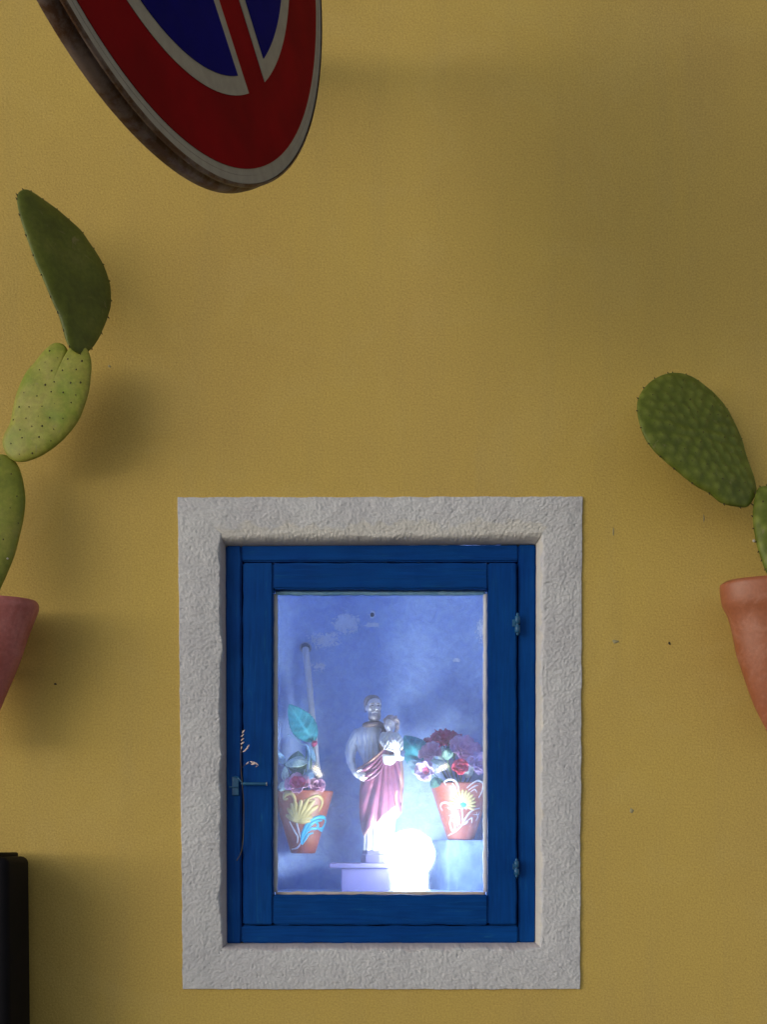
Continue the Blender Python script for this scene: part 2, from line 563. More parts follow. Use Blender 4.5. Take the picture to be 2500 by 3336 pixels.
M['pedestal'] = simple('lilac_painted_block', (0.15, 0.135, 0.32), (0.11, 0.10, 0.25), 30, 0.7, 0.25, 120, 0.002)
M['plaster_white'] = simple('statue_white', (0.80, 0.80, 0.78), (0.72, 0.72, 0.70), 80, 0.45, 0.1)
M['tunic'] = simple('statue_tunic', (0.74, 0.76, 0.86), (0.56, 0.58, 0.70), 70, 0.6, 0.3, 180, 0.001, spec=0.25)
M['skin'] = simple('statue_skin', (0.92, 0.86, 0.86), (0.84, 0.77, 0.78), 120, 0.85, 0.1, spec=0.1)
M['face_paint_shade'] = simple('statue_face_paint_shade', (0.16, 0.11, 0.12), None, 120, 0.6, 0)  # painted features, plus painted shade in the eye sockets and under the nose
M['hair'] = simple('statue_hair', (0.42, 0.36, 0.38), (0.26, 0.22, 0.24), 120, 0.9, 0.4, 260, 0.001)
M['child_hair'] = simple('child_hair', (0.60, 0.48, 0.46), (0.38, 0.28, 0.27), 120, 0.7, 0.4, 260, 0.001, spec=0.1)
M['beard'] = simple('statue_beard', (0.62, 0.54, 0.55), (0.34, 0.28, 0.30), 160, 0.7, 0.4, 260, 0.001, spec=0.1)
M['scarf'] = simple('brown_scarf', (0.24, 0.16, 0.15), (0.15, 0.10, 0.10), 120, 0.5, 0.3, 200, 0.001)
M['cloak'] = simple('purple_brown_cloak', (0.25, 0.075, 0.135), (0.16, 0.045, 0.095), 60, 0.34, 0.25, 150, 0.001, coat=0.25)
M['gold'] = simple('gold_trim', (0.50, 0.27, 0.20), (0.40, 0.20, 0.16), 90, 0.35, 0.1, metallic=0.2)
M['rose_pink'] = simple('petal_pink', (0.80, 0.16, 0.30), (0.68, 0.08, 0.20), 60, 0.6, 0.1)
M['rose_pale'] = simple('petal_pale_pink', (0.74, 0.42, 0.56), (0.64, 0.32, 0.48), 60, 0.6, 0.1)
M['rose_red'] = simple('petal_coral_red', (0.80, 0.07, 0.13), (0.66, 0.04, 0.09), 60, 0.55, 0.1)
M['rose_dark'] = simple('petal_dark_crimson', (0.55, 0.03, 0.13), (0.38, 0.02, 0.08), 60, 0.6, 0.1)
M['mauve'] = simple('petal_mauve', (0.74, 0.42, 0.64), (0.60, 0.32, 0.56), 60, 0.6, 0.1)
M['lilac'] = simple('petal_lilac', (0.62, 0.46, 0.70), (0.54, 0.38, 0.64), 60, 0.6, 0.1)
M['leaf_teal'] = leaf_material('leaf_teal', (0.035, 0.30, 0.36), (0.02, 0.20, 0.26))
M['leaf_grey'] = leaf_material('leaf_grey_green', (0.46, 0.58, 0.50), (0.34, 0.46, 0.42))
M['leaf_green'] = leaf_material('leaf_dark_green', (0.06, 0.17, 0.13), (0.04, 0.11, 0.09))
M['leaf_blue'] = leaf_material('leaf_pale_blue', (0.30, 0.46, 0.62), (0.22, 0.38, 0.54))
M['bud_green'] = simple('bud_green', (0.24, 0.38, 0.30), (0.16, 0.28, 0.22), 50, 0.5, 0.2)
M['stem'] = simple('stem_green', (0.10, 0.20, 0.12), (0.07, 0.14, 0.09), 60, 0.6, 0.1)
M['dry'] = simple('dry_stalk', (0.10, 0.085, 0.07), (0.06, 0.05, 0.05), 90, 0.8, 0.2)
M['dry_flower'] = simple('dry_floret', (0.88, 0.76, 0.74), (0.70, 0.50, 0.46), 200, 0.8, 0.2)
M['hinge'] = simple('blue_painted_iron', (0.010, 0.085, 0.22), (0.016, 0.12, 0.25), 90, 0.4, 0.3, 200, 0.001)
M['putty'] = simple('cream_glazing_putty', (0.62, 0.54, 0.46), (0.50, 0.42, 0.36), 60, 0.7, 0.3)
M['putty_white'] = simple('white_glazing_bead', (0.66, 0.68, 0.74), (0.58, 0.60, 0.70), 60, 0.6, 0.3)
M['lit_bead'] = simple('bulb_lit_bead', (0.35, 0.65, 0.92), (0.20, 0.48, 0.80), 60, 0.5, 0.2)  # pale cyan puts the bulb's light on the top bead into its colour
M['hole'] = simple('dark_hole', (0.03, 0.025, 0.02), None, 80, 0.9, 0)
M['chip'] = simple('paint_chip_edge', (0.40, 0.36, 0.20), None, 80, 0.9, 0.2)
M['socket'] = simple('white_lampholder', (0.8, 0.8, 0.8), None, 50, 0.4, 0.05)

# ------------------------------------------------------------------ street ground
V, Fc = box(-60, 60, -60, 0.0, -0.3, 0.0)
g = mesh_obj('street', V, Fc, M['paving'], None, False)
g['kind'] = 'structure'

# ------------------------------------------------------------------ building wall
FY = 0.014                     # face of the blue window frame, recessed behind the wall face
def rect_px(x0, y0, x1, y1, Y):
    a = W(x0, y1, Y); b = W(x1, y0, Y)
    return a[0], b[0], a[2], b[2]

wall = thing('building_wall', 'ochre yellow painted house wall with a plastered recess for the shrine', 'wall', (0, 0, 0))
hx0, hx1, hz0, hz1 = rect_px(650, 1690, 1830, 3150, 0)
mb = MB()
def wall_grid(xs, zs, Y):
    V = [(x, Y, z) for z in zs for x in xs]
    return V, grid_faces(len(xs), len(zs))
XL, XR, ZB, ZT = -4.0, 4.0, 0.0, 4.5
mb.add(*wall_grid([XL, hx0, hx1, XR], [ZB, hz0], 0))
mb.add(*wall_grid([XL, hx0, hx1, XR], [hz1, ZT], 0))
mb.add(*wall_grid([XL, hx0], [hz0, hz1], 0))
mb.add(*wall_grid([hx1, XR], [hz0, hz1], 0))
TW = 0.45
mb.add([(XL, 0, ZB), (XL, TW, ZB), (XL, TW, ZT), (XL, 0, ZT)], [(0, 1, 2, 3)])
mb.add([(XR, 0, ZB), (XR, TW, ZB), (XR, TW, ZT), (XR, 0, ZT)], [(3, 2, 1, 0)])
mb.add([(XL, 0, ZT), (XR, 0, ZT), (XR, TW, ZT), (XL, TW, ZT)], [(0, 1, 2, 3)])
mb.add([(XL, TW, ZB), (XR, TW, ZB), (XR, TW, ZT), (XL, TW, ZT)], [(3, 2, 1, 0)])
mb.build('wall_face', M['wall'], wall, False)

# plaster surround: a hand trowelled band whose inner edge turns back into the recess
def surround():
    outer = [(580, 1622), (1898, 1620), (1890, 3222), (596, 3222)]
    lip = [(716, 1738), (1771, 1733), (1768, 3094), (719, 3097)]
    inner = [(735, 1778), (1748, 1772), (1745, 3070), (740, 3073)]
    n_side = (520, 630, 520, 630)
    per = []
    for s in range(4):
        for i in range(n_side[s]):
            per.append((s, i / n_side[s]))
    def loop(c, Y):
        out = []
        for s, t in per:
            a = np.array(W(*c[s], Y)); b = np.array(W(*c[(s + 1) % 4], Y))
            out.append(a * (1 - t) + b * t)
        return np.array(out)
    N = len(per)
    A = loop(outer, 0.0); B = loop(lip, 0.0); C = loop(inner, FY)
    side = np.array([s for s, t in per]); tt = np.array([t for s, t in per])
    # rounded lip corners, wavering hand-made edges
    ang = np.arange(N) / N
    jit = fbm(ang * 90, ang * 0 + 3.3, 4, 5)
    jl = fbm(ang * 46, ang * 0 + 8.3, 4, 9)
    cen = A.mean(0)
    def push(L, amt):
        L = L.copy()
        for s, ax, sg in ((0, 2, 1), (1, 0, 1), (2, 2, -1), (3, 0, -1)):
            k = side == s
            L[k, ax] += sg * amt[k]
        return L
    A = push(A, jit * 0.0007)
    B = push(B, jl * 0.0034)
    rings, vv = [], []
    NF, NR = 60, 28
    # outer edge, standing 3 mm proud of the wall
    rings.append(A + np.array([0, 0.0015, 0])); vv.append(-0.05)
    rings.append(A + np.array([0, -0.0020, 0])); vv.append(-0.02)
    for i in range(NF):
        t = (i + 0.25) / NF
        R = A * (1 - t) + B * t
        R[:, 1] = -0.0032
        rings.append(R); vv.append(t)
    prof = {0: 2.6, 1: 1.6, 2: 1.6, 3: 1.2}
    for i in range(NR):
        t = (i + 1) / NR
        R = B.copy()
        for s in range(4):
            k = side == s
            pw = prof[s]
            ty = t ** pw                          # how fast it falls back compared with how fast it closes in
            tx = 1 - (1 - t) ** 1.25
            R[k, 0] = B[k, 0] * (1 - tx) + C[k, 0] * tx
            R[k, 2] = B[k, 2] * (1 - tx) + C[k, 2] * tx
            R[k, 1] = -0.0032 + (FY + 0.004 + 0.0032) * (1 - (1 - ty) ** 1.0)
        rings.append(R); vv.append(1 + t)
    V = np.stack(rings)                            # ring, N, 3
    x, z = V[:, :, 0], V[:, :, 2]
    h = 0.00048 * fbm(x * 300, z * 300, 3, 21, 0.65) + 0.0005 * fbm(x * 60, z * 75, 3, 31, 0.55)
    rid = np.abs(fbm(x * 120 + 3 * z, z * 160, 3, 77))
    h += 0.00022 * (0.5 - rid)
    pits = np.clip(fbm(x * 150, z * 150, 2, 51) - 0.55, 0, 1)
    h -= 0.002 * pits
    tv = np.array(vv)[:, None]
    amp = np.where(tv < 0, 0.15, np.where(tv > 1.7, 0.6, 1.15))
    V[:, :, 1] -= h * amp
    # soft swelling of the band towards the lip
    V[:, :, 1] -= np.where((tv > 0) & (tv < 1), 0.0012 * np.sin(tv * np.pi) + 0.0008 * fbm(x * 14, z * 14, 2, 4), 0)
    nr = V.shape[0]
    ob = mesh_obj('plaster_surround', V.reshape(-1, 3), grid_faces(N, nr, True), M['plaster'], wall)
    lit_fil = np.zeros((nr, N)); mau = np.zeros((nr, N))
    n1 = fbm(x * 45, z * 45, 3, 61)
    top = side[None, :] == 0; rgt = side[None, :] == 1; lft = side[None, :] == 3; bot = side[None, :] == 2
    lit_fil = np.where(top, np.clip((tv - 0.72 + 0.22 * n1) * 3.5, 0, 0.5), lit_fil)
    lit_fil = np.where(rgt, np.clip((tv - 1.15 + 0.35 * n1) * 3, 0, 0.65), lit_fil)
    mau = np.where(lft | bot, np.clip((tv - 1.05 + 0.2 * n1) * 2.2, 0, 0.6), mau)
    for nm, arr in (('lit_filler', lit_fil), ('mauve', mau)):
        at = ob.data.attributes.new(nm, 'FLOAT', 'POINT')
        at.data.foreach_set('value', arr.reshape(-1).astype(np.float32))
    return ob
surround()

# the recess behind the glass, with coved corners and an uneven back
NB = 0.33
NZ0 = EZ + (V0 - 2915) * K(0.040) - 0.003     # niche floor
def niche():
    x0, x1 = W(855, 0, 0.055)[0], W(1632, 0, 0.055)[0]
    z1 = W(0, 1800, 0.055)[2] + 0.04
    z0 = NZ0
    nx, nz = 150, 210
    V = []
    rc = 0.045
    YF = 0.0565
    # parameterise along the width / height so that the cove and the side walls join in one sheet
    def prof(a0, a1, n, lo_cove=True):
        L = a1 - a0
        dep = NB - rc - YF
        arc = rc * math.pi / 2
        tot = (dep + arc) * (2 if lo_cove else 1) + L - rc * (2 if lo_cove else 1)
        out = []
        for s in np.linspace(0, tot, n):
            if lo_cove:
                if s < dep:
                    out.append((a0, YF + s)); continue
                s2 = s - dep
                if s2 < arc:
                    t = s2 / rc
                    out.append((a0 + rc * (1 - math.cos(t)), NB - rc + rc * math.sin(t))); continue
                s3 = s2 - arc
                start = a0 + rc
            else:
                s3, start = s, a0
            ln = a1 - rc - start
            if s3 < ln:
                out.append((start + s3, NB)); continue
            s4 = s3 - ln
            if s4 < arc:
                t = s4 / rc
                out.append((a1 - rc + rc * math.sin(t), NB - rc + rc * math.cos(t))); continue
            out.append((a1, NB - rc - (s4 - arc)))
        return out
    px_ = prof(x0, x1, nx, True)
    pz_ = prof(z0, z1, nz, False)
    for zz, yz in pz_:
        for xx, yx in px_:
            y = min(yx, yz)
            V.append((xx, y, zz))
    V = np.array(V)
    h = 0.0022 * fbm(V[:, 0] * 14, V[:, 2] * 14, 3, 71) + 0.0007 * fbm(V[:, 0] * 90, V[:, 2] * 90, 3, 81)
    back = V[:, 1] > NB - rc * 0.8
    V[:, 1] += np.where(back, h, h * 0.3)
    ob = mesh_obj('niche_back', V, grid_faces(nx, nz), M['niche'], wall)
    V, Fc = box(x0 - 0.02, x1 + 0.02, YF, NB + 0.03, z0 - 0.03, z0)
    mesh_obj('niche_floor', V, Fc, M['niche'], wall, False)
    # plaster ledges left and right that carry the flower pots
    def ledge(xa, xb, za, zb, ya, yb):
        V, Fc = box(xa, xb, ya, yb, za, zb)
        o = mesh_obj('ledge', V, Fc, M['ledge'], wall)
        bevel_obj(o, 0.009, 5)
        bake_mods(o)
    ya = 0.246
    zt_ = W(0, 2737, 0.272)[2]
    xa_, xb_ = W(1392, 0, ya)[0], x1 + 0.01
    V = []
    nx_, nz_ = 60, 40
    for j in range(nz_):
        for i in range(nx_):
            x_ = xa_ + (xb_ - xa_) * i / (nx_ - 1)
            z_ = z0 - 0.002 + (zt_ - z0 + 0.002) * min(1.0, j / (nz_ - 6))
            q_ = min(1.0, max(0.0, (x_ - xa_) / 0.034)); q_ = q_ * q_ * (3 - 2 * q_)
            y_ = NB + 0.006 - (NB + 0.006 - ya) * q_ + 0.0012 * float(fbm(x_ * 60, z_ * 60, 3, 12))
            if j > nz_ - 6:                                                        # the top runs back to the wall
                y_ = y_ + (NB + 0.01 - y_) * (j - (nz_ - 6)) / 5.0
                z_ = zt_ - 0.0004 + 0.0004 * (j - (nz_ - 6)) / 5.0
            elif j > nz_ - 10:
                y_ += 0.0010 * (j - (nz_ - 10)) ** 2 / 9.0
            V.append((x_, y_, z_))
    mesh_obj('ledge', np.array(V), grid_faces(nx_, nz_), M['ledge'], wall)
    # nail hole at the back
    c = W(1213, 2003, NB)
    V, Fc = ellipsoid((c[0], NB - 0.001, c[2]), (0.0032, 0.003, 0.0035))
    mesh_obj('nail', V, Fc, M['collar'], wall)
niche()

# chips and nail holes on the yellow wall
for (px, py, rx, ry, m) in ((2183, 2096, 4, 5, 'hole'), (2007, 2091, 9, 6, 'chip'), (356, 1194, 5, 4, 'chip'), (180, 2228, 4, 3, 'hole'), (2295, 1690, 2, 14, 'chip'), (2000, 1735, 2, 12, 'chip'), (2060, 2640, 6, 7, 'chip'), (700, 1810, 4, 3, 'hole')):
    if 580 < px < 1898 and 1620 < py < 3222:
        continue
    c = W(px, py, 0)
    n = 9
    an = np.linspace(0, 2 * np.pi, n, endpoint=False)
    rr = 1 + 0.35 * RNG.uniform(-1, 1, n)
    k = K(0)
    ring = [(c[0] + rx * k * rr[i] * math.cos(an[i]), -0.0004, c[2] + ry * k * rr[i] * math.sin(an[i])) for i in range(n)]
    base = [(c[0] + 1.25 * rx * k * rr[i] * math.cos(an[i]), 0.0006, c[2] + 1.25 * ry * k * rr[i] * math.sin(an[i])) for i in range(n)]
    V = base + ring + [(c[0], -0.0006, c[2])]
    Fc = [(i, (i + 1) % n, n + (i + 1) % n, n + i) for i in range(n)] + [(n + i, n + (i + 1) % n, 2 * n) for i in range(n)]
    mesh_obj('nail_hole' if m == 'hole' else 'paint_chip', V, Fc, M[m], wall)

# ------------------------------------------------------------------ blue window
win = thing('shrine_window', 'blue painted wooden window with dusty glass closing the lit wall shrine', 'window', (0, FY, NZ0))
def plank(name, x0, y0, x1, y1, yf, yb, m, parent, bev=0.0019, wob=0.0009, seed=0):
    a = W(x0, y1, yf); b = W(x1, y0, yf)
    X0, X1, Z0, Z1 = a[0], b[0], a[2], b[2]
    nx = max(2, int((X1 - X0) / 0.008) + 1); nz = max(2, int((Z1 - Z0) / 0.008) + 1)
    # outline of the section: a box whose face has slightly wavering edges
    V, Fc = box(X0, X1, yf, yb, Z0, Z1)
    import bmesh
    bm = bmesh.new()
    vs = [bm.verts.new(v) for v in V]
    for f in Fc:
        bm.faces.new([vs[i] for i in f])
    bmesh.ops.bevel(bm, geom=list(bm.edges), offset=bev, segments=2, affect='EDGES')
    long_x = (X1 - X0) > (Z1 - Z0)
    L = (X1 - X0) if long_x else (Z1 - Z0)
    n = max(2, int(L / 0.006))
    for i in range(1, n):
        q = (X0 if long_x else Z0) + L * i / n
        bmesh.ops.bisect_plane(bm, geom=list(bm.verts) + list(bm.edges) + list(bm.faces), plane_co=(q, 0, 0) if long_x else (0, 0, q), plane_no=(1, 0, 0) if long_x else (0, 0, 1))
    for v in bm.verts:
        s = v.co.x if long_x else v.co.z
        o = 7.7 * seed
        if long_x:
            v.co.z += wob * float(fbm(s * 40 + o, 1.0 + (v.co.z > (Z0 + Z1) / 2) * 5, 3, 3 + seed))
        else:
            v.co.x += wob * float(fbm(s * 40 + o, 1.0 + (v.co.x > (X0 + X1) / 2) * 5, 3, 3 + seed))
        v.co.y += 0.6 * wob * float(fbm(s * 25 + o, 9.0, 2, 5 + seed))
    me = bpy.data.meshes.new(name)
    bm.to_mesh(me); bm.free()
    Vn = np.array([v.co[:] for v in me.vertices]); Fn = [tuple(p.vertices) for p in me.polygons]
    bpy.data.meshes.remove(me)
    ob = mesh_obj(name, Vn, Fn, m, parent, True)
    ob.data.polygons.foreach_set('use_smooth', np.zeros(len(ob.data.polygons), bool))
    return ob
FB = 0.055
plank('frame_jamb', 735, 1777, 786.5, 3073, FY, FB, M['blue_v'], win, seed=1)
plank('frame_jamb', 1690.5, 1774, 1747, 3071, FY + 0.0004, FB, M['blue_v'], win, seed=2)
plank('frame_head', 787, 1775, 1690, 1829, FY + 0.0008, FB, M['blue_h'], win, seed=3)
plank('frame_sill', 787, 3016, 1690, 3072, FY - 0.001, FB, M['blue_h'], win, seed=4)
# rebate behind the sash: closes the joint between frame and sash
V, Fc = [], []
mbr = MB()
for (a, b, c, d) in ((770, 1805, 806, 3040), (1670, 1805, 1706, 3040)):
    x0, x1, z0, z1 = rect_px(a, b, c, d, FY + 0.026)
    mbr.add(*box(x0, x1, FY + 0.0275, FB - 0.001, z0, z1))
for (a, b, c, d) in ((807, 1806, 1669, 1848), (807, 2998, 1669, 3038)):
    x0, x1, z0, z1 = rect_px(a, b, c, d, FY + 0.026)
    mbr.add(*box(x0, x1, FY + 0.0275, FB - 0.001, z0, z1))
mbr.build('rebate', M['blue_v'], win, False)
SY = FY - 0.0035
SB = FY + 0.026
plank('stile', 791.5, 1833, 889, 3012, SY, SB, M['blue_v'], win, seed=5)
plank('stile', 1591, 1833, 1685, 3012, SY, SB, M['blue_v'], win, seed=6)
plank('rail', 889.6, 1833.4, 1590.3, 1919, SY + 0.0004, SB - 0.0005, M['blue_h'], win, seed=7)
plank('rail', 889.6, 2915, 1590.3, 3012.5, SY - 0.0004, SB - 0.0005, M['blue_h'], win, seed=8)
# glass and the beads that hold it
GY = SY + 0.018
x0, x1, z0, z1 = rect_px(889.6, 1920, 1590.3, 2915, SY)
V, Fc = box(x0 - 0.0005, x1 + 0.0005, GY, GY + 0.003, z0 - 0.0005, z1 + 0.0005)
mesh_obj('glass_pane', V, Fc, M['glass'], win, False)
def bead(P, r, m, name='glazing_bead'):
    P = spline(P, 60)
    P[:, 0] += 0.0004 * fbm(P[:, 2] * 90, P[:, 0] * 90, 2, 3)
    P[:, 2] += 0.0004 * fbm(P[:, 0] * 90, P[:, 2] * 90, 2, 4)
    rr = r * (1 + 0.3 * fbm(np.arange(60) * 0.4, np.zeros(60), 2, 8))
    V, Fc = tube(P, rr, 8)
    mesh_obj(name, V, Fc, M[m], win)
bead([(x0 + 0.0015, GY - 0.002, z0 + 0.003), (x0 + 0.0015, GY - 0.002, z1 - 0.003)], 0.0034, 'putty_white')
bead([(x1 - 0.0015, GY - 0.002, z0 + 0.003), (x1 - 0.0015, GY - 0.002, z1 - 0.003)], 0.0034, 'putty_white')
bead([(x0 + 0.002, GY - 0.003, z0 + 0.001), (x1 - 0.002, GY - 0.003, z0 + 0.001)], 0.0024, 'putty')
bead([(x0 + 0.002, GY - 0.002, z1 - 0.0016), (x1 - 0.002, GY - 0.002, z1 - 0.0016)], 0.0030, 'lit_bead')
# hinges
def hinge(px, py, hgt, wing):
    k = K(SY)
    c = W(px, py, SY - 0.004)
    mbh = MB()
    for (o, hh, r) in ((-0.27, 0.44, 8.5), (0.27, 0.44, 8.0)):
        z = c[2] + o * hgt * k
        V, Fc = tube([(c[0], c[1], z - hh * hgt * k / 2), (c[0], c[1], z - hh * hgt * k / 2 + 0.0004), (c[0], c[1], z + hh * hgt * k / 2 - 0.0004), (c[0], c[1], z + hh * hgt * k / 2)], [r * k * 0.85, r * k, r * k, r * k * 0.85], 14)
        mbh.add(V, Fc)
    h = mbh.build('hinge', M['hinge'], win)
    V, Fc = tube([(c[0], c[1], c[2] - hgt * k * 0.58), (c[0], c[1], c[2] + hgt * k * 0.60)], 4.2 * k, 10, True, True)
    mesh_obj('pin', V, Fc, M['hinge'], h)
    V, Fc = box(c[0] - wing * k, c[0] + 2 * k, SY - 0.0022, SY + 0.001, c[2] - 0.1 * hgt * k, c[2] + 0.3 * hgt * k)
    o = mesh_obj('leaf_plate', V, Fc, M['hinge'], h, False)
hinge(1687, 2034, 56, 16)
hinge(1684, 2828, 46, 12)
# latch: a turned bar with a plate and a staple on the jamb
k = K(SY)
la = W(790, 2553, SY - 0.009)
lb = W(866, 2554, SY - 0.011)
V, Fc = tube([la, la * 0.7 + lb * 0.3, lb - (lb - la) * 0.03, lb], [5.0 * k, 5.2 * k, 5.6 * k, 5.0 * k], 14, True, True)
latch = mesh_obj('latch', V, Fc, M['hinge'], win)
latch_tip = ellipsoid(lb + np.array([0.0012, -0.0006, 0]), (0.0010, 0.0022, 0.0028))
mesh_obj('glint_tip', latch_tip[0], latch_tip[1], M['chrome'], latch)  # bright metal tip added as the highlight on the bar's end
V, Fc = tube([la + np.array([0.002, 0, 0]), np.array([la[0] + 0.002, SY + 0.002, la[2]])], 4.5 * k, 12)
mesh_obj('spindle', V, Fc, M['hinge'], latch)
x0_, x1_, z0_, z1_ = rect_px(757, 2530, 779, 2592, FY)
V, Fc = box(x0_, x1_, FY - 0.003, FY + 0.002, z0_, z1_)
kp = mesh_obj('keeper_plate', V, Fc, M['hinge'], win, False)
bevel_obj(kp, 0.001, 2); bake_mods(kp)
V, Fc = tube(spline([W(766, 2530, FY - 0.003), W(776, 2534, FY - 0.012), W(788, 2550, SY - 0.010)], 10), 2.6 * k, 8)
mesh_obj('hook', V, Fc, M['hinge'], latch)
V, Fc = tube([W(748, 2564, FY - 0.004), W(777, 2563, FY - 0.005)], 2.2 * k, 8, True, True)
mesh_obj('staple', V, Fc, M['hinge'], kp)

# dry flower stalk stuck behind the latch
tw = thing('dried_flower_stalk', 'thin dried flower stalk tucked upright behind the latch of the blue window', 'dried flower', W(772, 2800, FY - 0.006))
ystem = SY - 0.0125
SP = spline([W(771, 2804, FY - 0.006), W(786, 2775, FY - 0.007), W(793, 2720, SY - 0.006), W(794, 2620, SY - 0.006), W(789, 2553, ystem - 0.006), W(785, 2500, ystem), W(784, 2450, ystem), W(789, 2412, ystem), W(793, 2382, ystem)], 60)
V, Fc = tube(SP, np.linspace(1.6, 1.0, 60) * k, 6)
mesh_obj('stem', V, Fc, M['dry'], tw)
for pts in ([W(784, 2452, ystem), W(796, 2446, ystem - 0.002), W(808, 2432, ystem - 0.003)], [W(789, 2500, ystem), W(803, 2490, ystem - 0.003), W(826, 2487, ystem - 0.003), W(840, 2490, ystem - 0.003)]):
    V, Fc = tube(spline(pts, 12), 0.9 * k, 6)
    mesh_obj('branch', V, Fc, M['dry'], tw)
FL = [(793, 2383, 8, .9), (790, 2396, 7, .8), (790, 2409, 7, .7), (790, 2421, 8, .6), (787, 2436, 6, 1.4), (808, 2432, 8, .9), (803, 2440, 8, .6), (796, 2447, 7, .5), (806, 2486, 7, .8), (822, 2483, 8, -.3), (830, 2485, 8, -.4), (837, 2489, 8, -.8), (826, 2489, 9, .1), (836, 2497, 4, .2)]
for (px, py, r, a) in FL:
    c = W(px, py, ystem - 0.003)
    ca, sa = math.cos(a), math.sin(a)
    V, Fc = ellipsoid(c, (r * k * 0.95, r * k * 0.3, r * k * 0.30), [[ca, 0, -sa], [0, 1, 0], [sa, 0, ca]], 8, 5)
    mesh_obj('floret', V, Fc, M['dry_flower'], tw)

# ------------------------------------------------------------------ niche furniture
def slab(name, parent, x0, x1, ztop, zbot, y0, y1, m, bev=0.0015):
    V, Fc = box(x0, x1, y0, y1, zbot, ztop)
    o = mesh_obj(name, V, Fc, m, parent, False)
    bevel_obj(o, bev, 2)
    return bake_mods(o)
PY0, PY1 = 0.192, 0.29
pz_top = W(0, 2813, PY0)[2]
px0, px1 = W(1072, 0, PY0)[0], W(1352, 0, PY0)[0]
ped = thing('pedestal', 'lilac painted block with a thin overhanging top slab under the statue', 'pedestal', ((px0 + px1) / 2, (PY0 + PY1) / 2, NZ0))
slab('top_slab', ped, px0, px1, pz_top, pz_top - 15 * K(PY0), PY0, PY1, M['pedestal'])
slab('block', ped, W(1112, 0, PY0 + 0.006)[0], W(1345, 0, PY0 + 0.006)[0], pz_top - 15 * K(PY0) - 0.0002, NZ0 + 0.0005, PY0 + 0.006, PY1 - 0.008, M['pedestal'])

# the light bulb: an LED bulb that throws most of its light upwards
def led_globe(zc, r):
    m, n, l, p = newmat('lit_led_globe')
    p.inputs['Base Color'].default_value = (0.8, 0.8, 0.8, 1)
    p.inputs['Emission Color'].default_value = (0.85, 0.98, 0.98, 1)
    sp = n.new('ShaderNodeSeparateXYZ')
    l.new(pos_node(n), sp.inputs[0])
    mr = n.new('ShaderNodeMapRange')
    mr.inputs['From Min'].default_value = zc - r * 0.75
    mr.inputs['From Max'].default_value = zc + r * 0.75
    l.new(sp.outputs[2], mr.inputs[0])
    mr.inputs['To Min'].default_value = 0.0
    mr.inputs['To Max'].default_value = 1.0
    pw = mathn(n, l, 'POWER', mr.outputs[0], 2.0)
    l.new(mathn(n, l, 'ADD', mathn(n, l, 'MULTIPLY', pw, 112.0), 13.0), p.inputs['Emission Strength'])
    return m
# standing on the niche floor in front of the pedestal
BY = 0.152
bc = W(1336, 2789, BY)
BR = 76 * K(BY)
bulb = thing('light_bulb', 'glowing white globe bulb standing at the foot of the statue', 'light bulb', (bc[0], BY, NZ0))
prof = []
zc = bc[2] - NZ0
for a in np.linspace(-38, 90, 26):
    r = BR * math.cos(math.radians(a)); z = zc + BR * math.sin(math.radians(a))
    prof.append((max(r, 0.0003), z))
zn = prof[0][1]; rn = prof[0][0]
neck = [(rn * 0.97, 0.0065), (rn * 0.95, zn * 0.5), (rn * 0.955, zn * 0.8)]
V, Fc = lathe(neck + prof, (bc[0], BY, NZ0), 48)
mesh_obj('globe', V, Fc, led_globe(bc[2], BR), bulb)
hold = [(rn * 1.2, 0.0), (rn * 1.2, 0.003), (rn * 1.05, 0.006), (rn * 0.5, 0.0062)]
V, Fc = lathe(hold, (bc[0], BY, NZ0), 32)
mesh_obj('lampholder', V, Fc, M['socket'], bulb)

# white conduit coming down the back of the niche
cp = thing('conduit_pipe', 'white plastic conduit pipe running down the back of the niche behind the left flowers', 'pipe', W(1032, 2520, NB - 0.02))
pts = spline([W(995, 2108, NB - 0.007), W(999, 2150, NB - 0.020), W(1009, 2240, NB - 0.030), W(1018, 2340, NB - 0.034), W(1028, 2440, NB - 0.030), W(1034, 2500, NB - 0.022), W(1037, 2545, NB + 0.004)], 40)
V, Fc = tube(pts, np.linspace(11.5, 8.5, 40) * K(NB - 0.02), 16)
mesh_obj('tube', V, Fc, M['conduit'], cp)
d = pts[0] - pts[2]; d /= np.linalg.norm(d)
c = pts[0]
V, Fc = tube([c - d * 0.004, c - d * 0.001, c + d * 0.0025], np.array([13.5, 14.5, 14.0]) * K(NB), 20)
mesh_obj('collar', V, Fc, M['collar'], cp)
V, Fc = tube([np.array([c[0], NB + 0.002, c[2]]), np.array([c[0], NB - 0.003, c[2]]), np.array([c[0], NB - 0.004, c[2]])], np.array([20, 19, 15]) * K(NB), 20)
mesh_obj('flange', V, Fc, M['chrome'], cp)

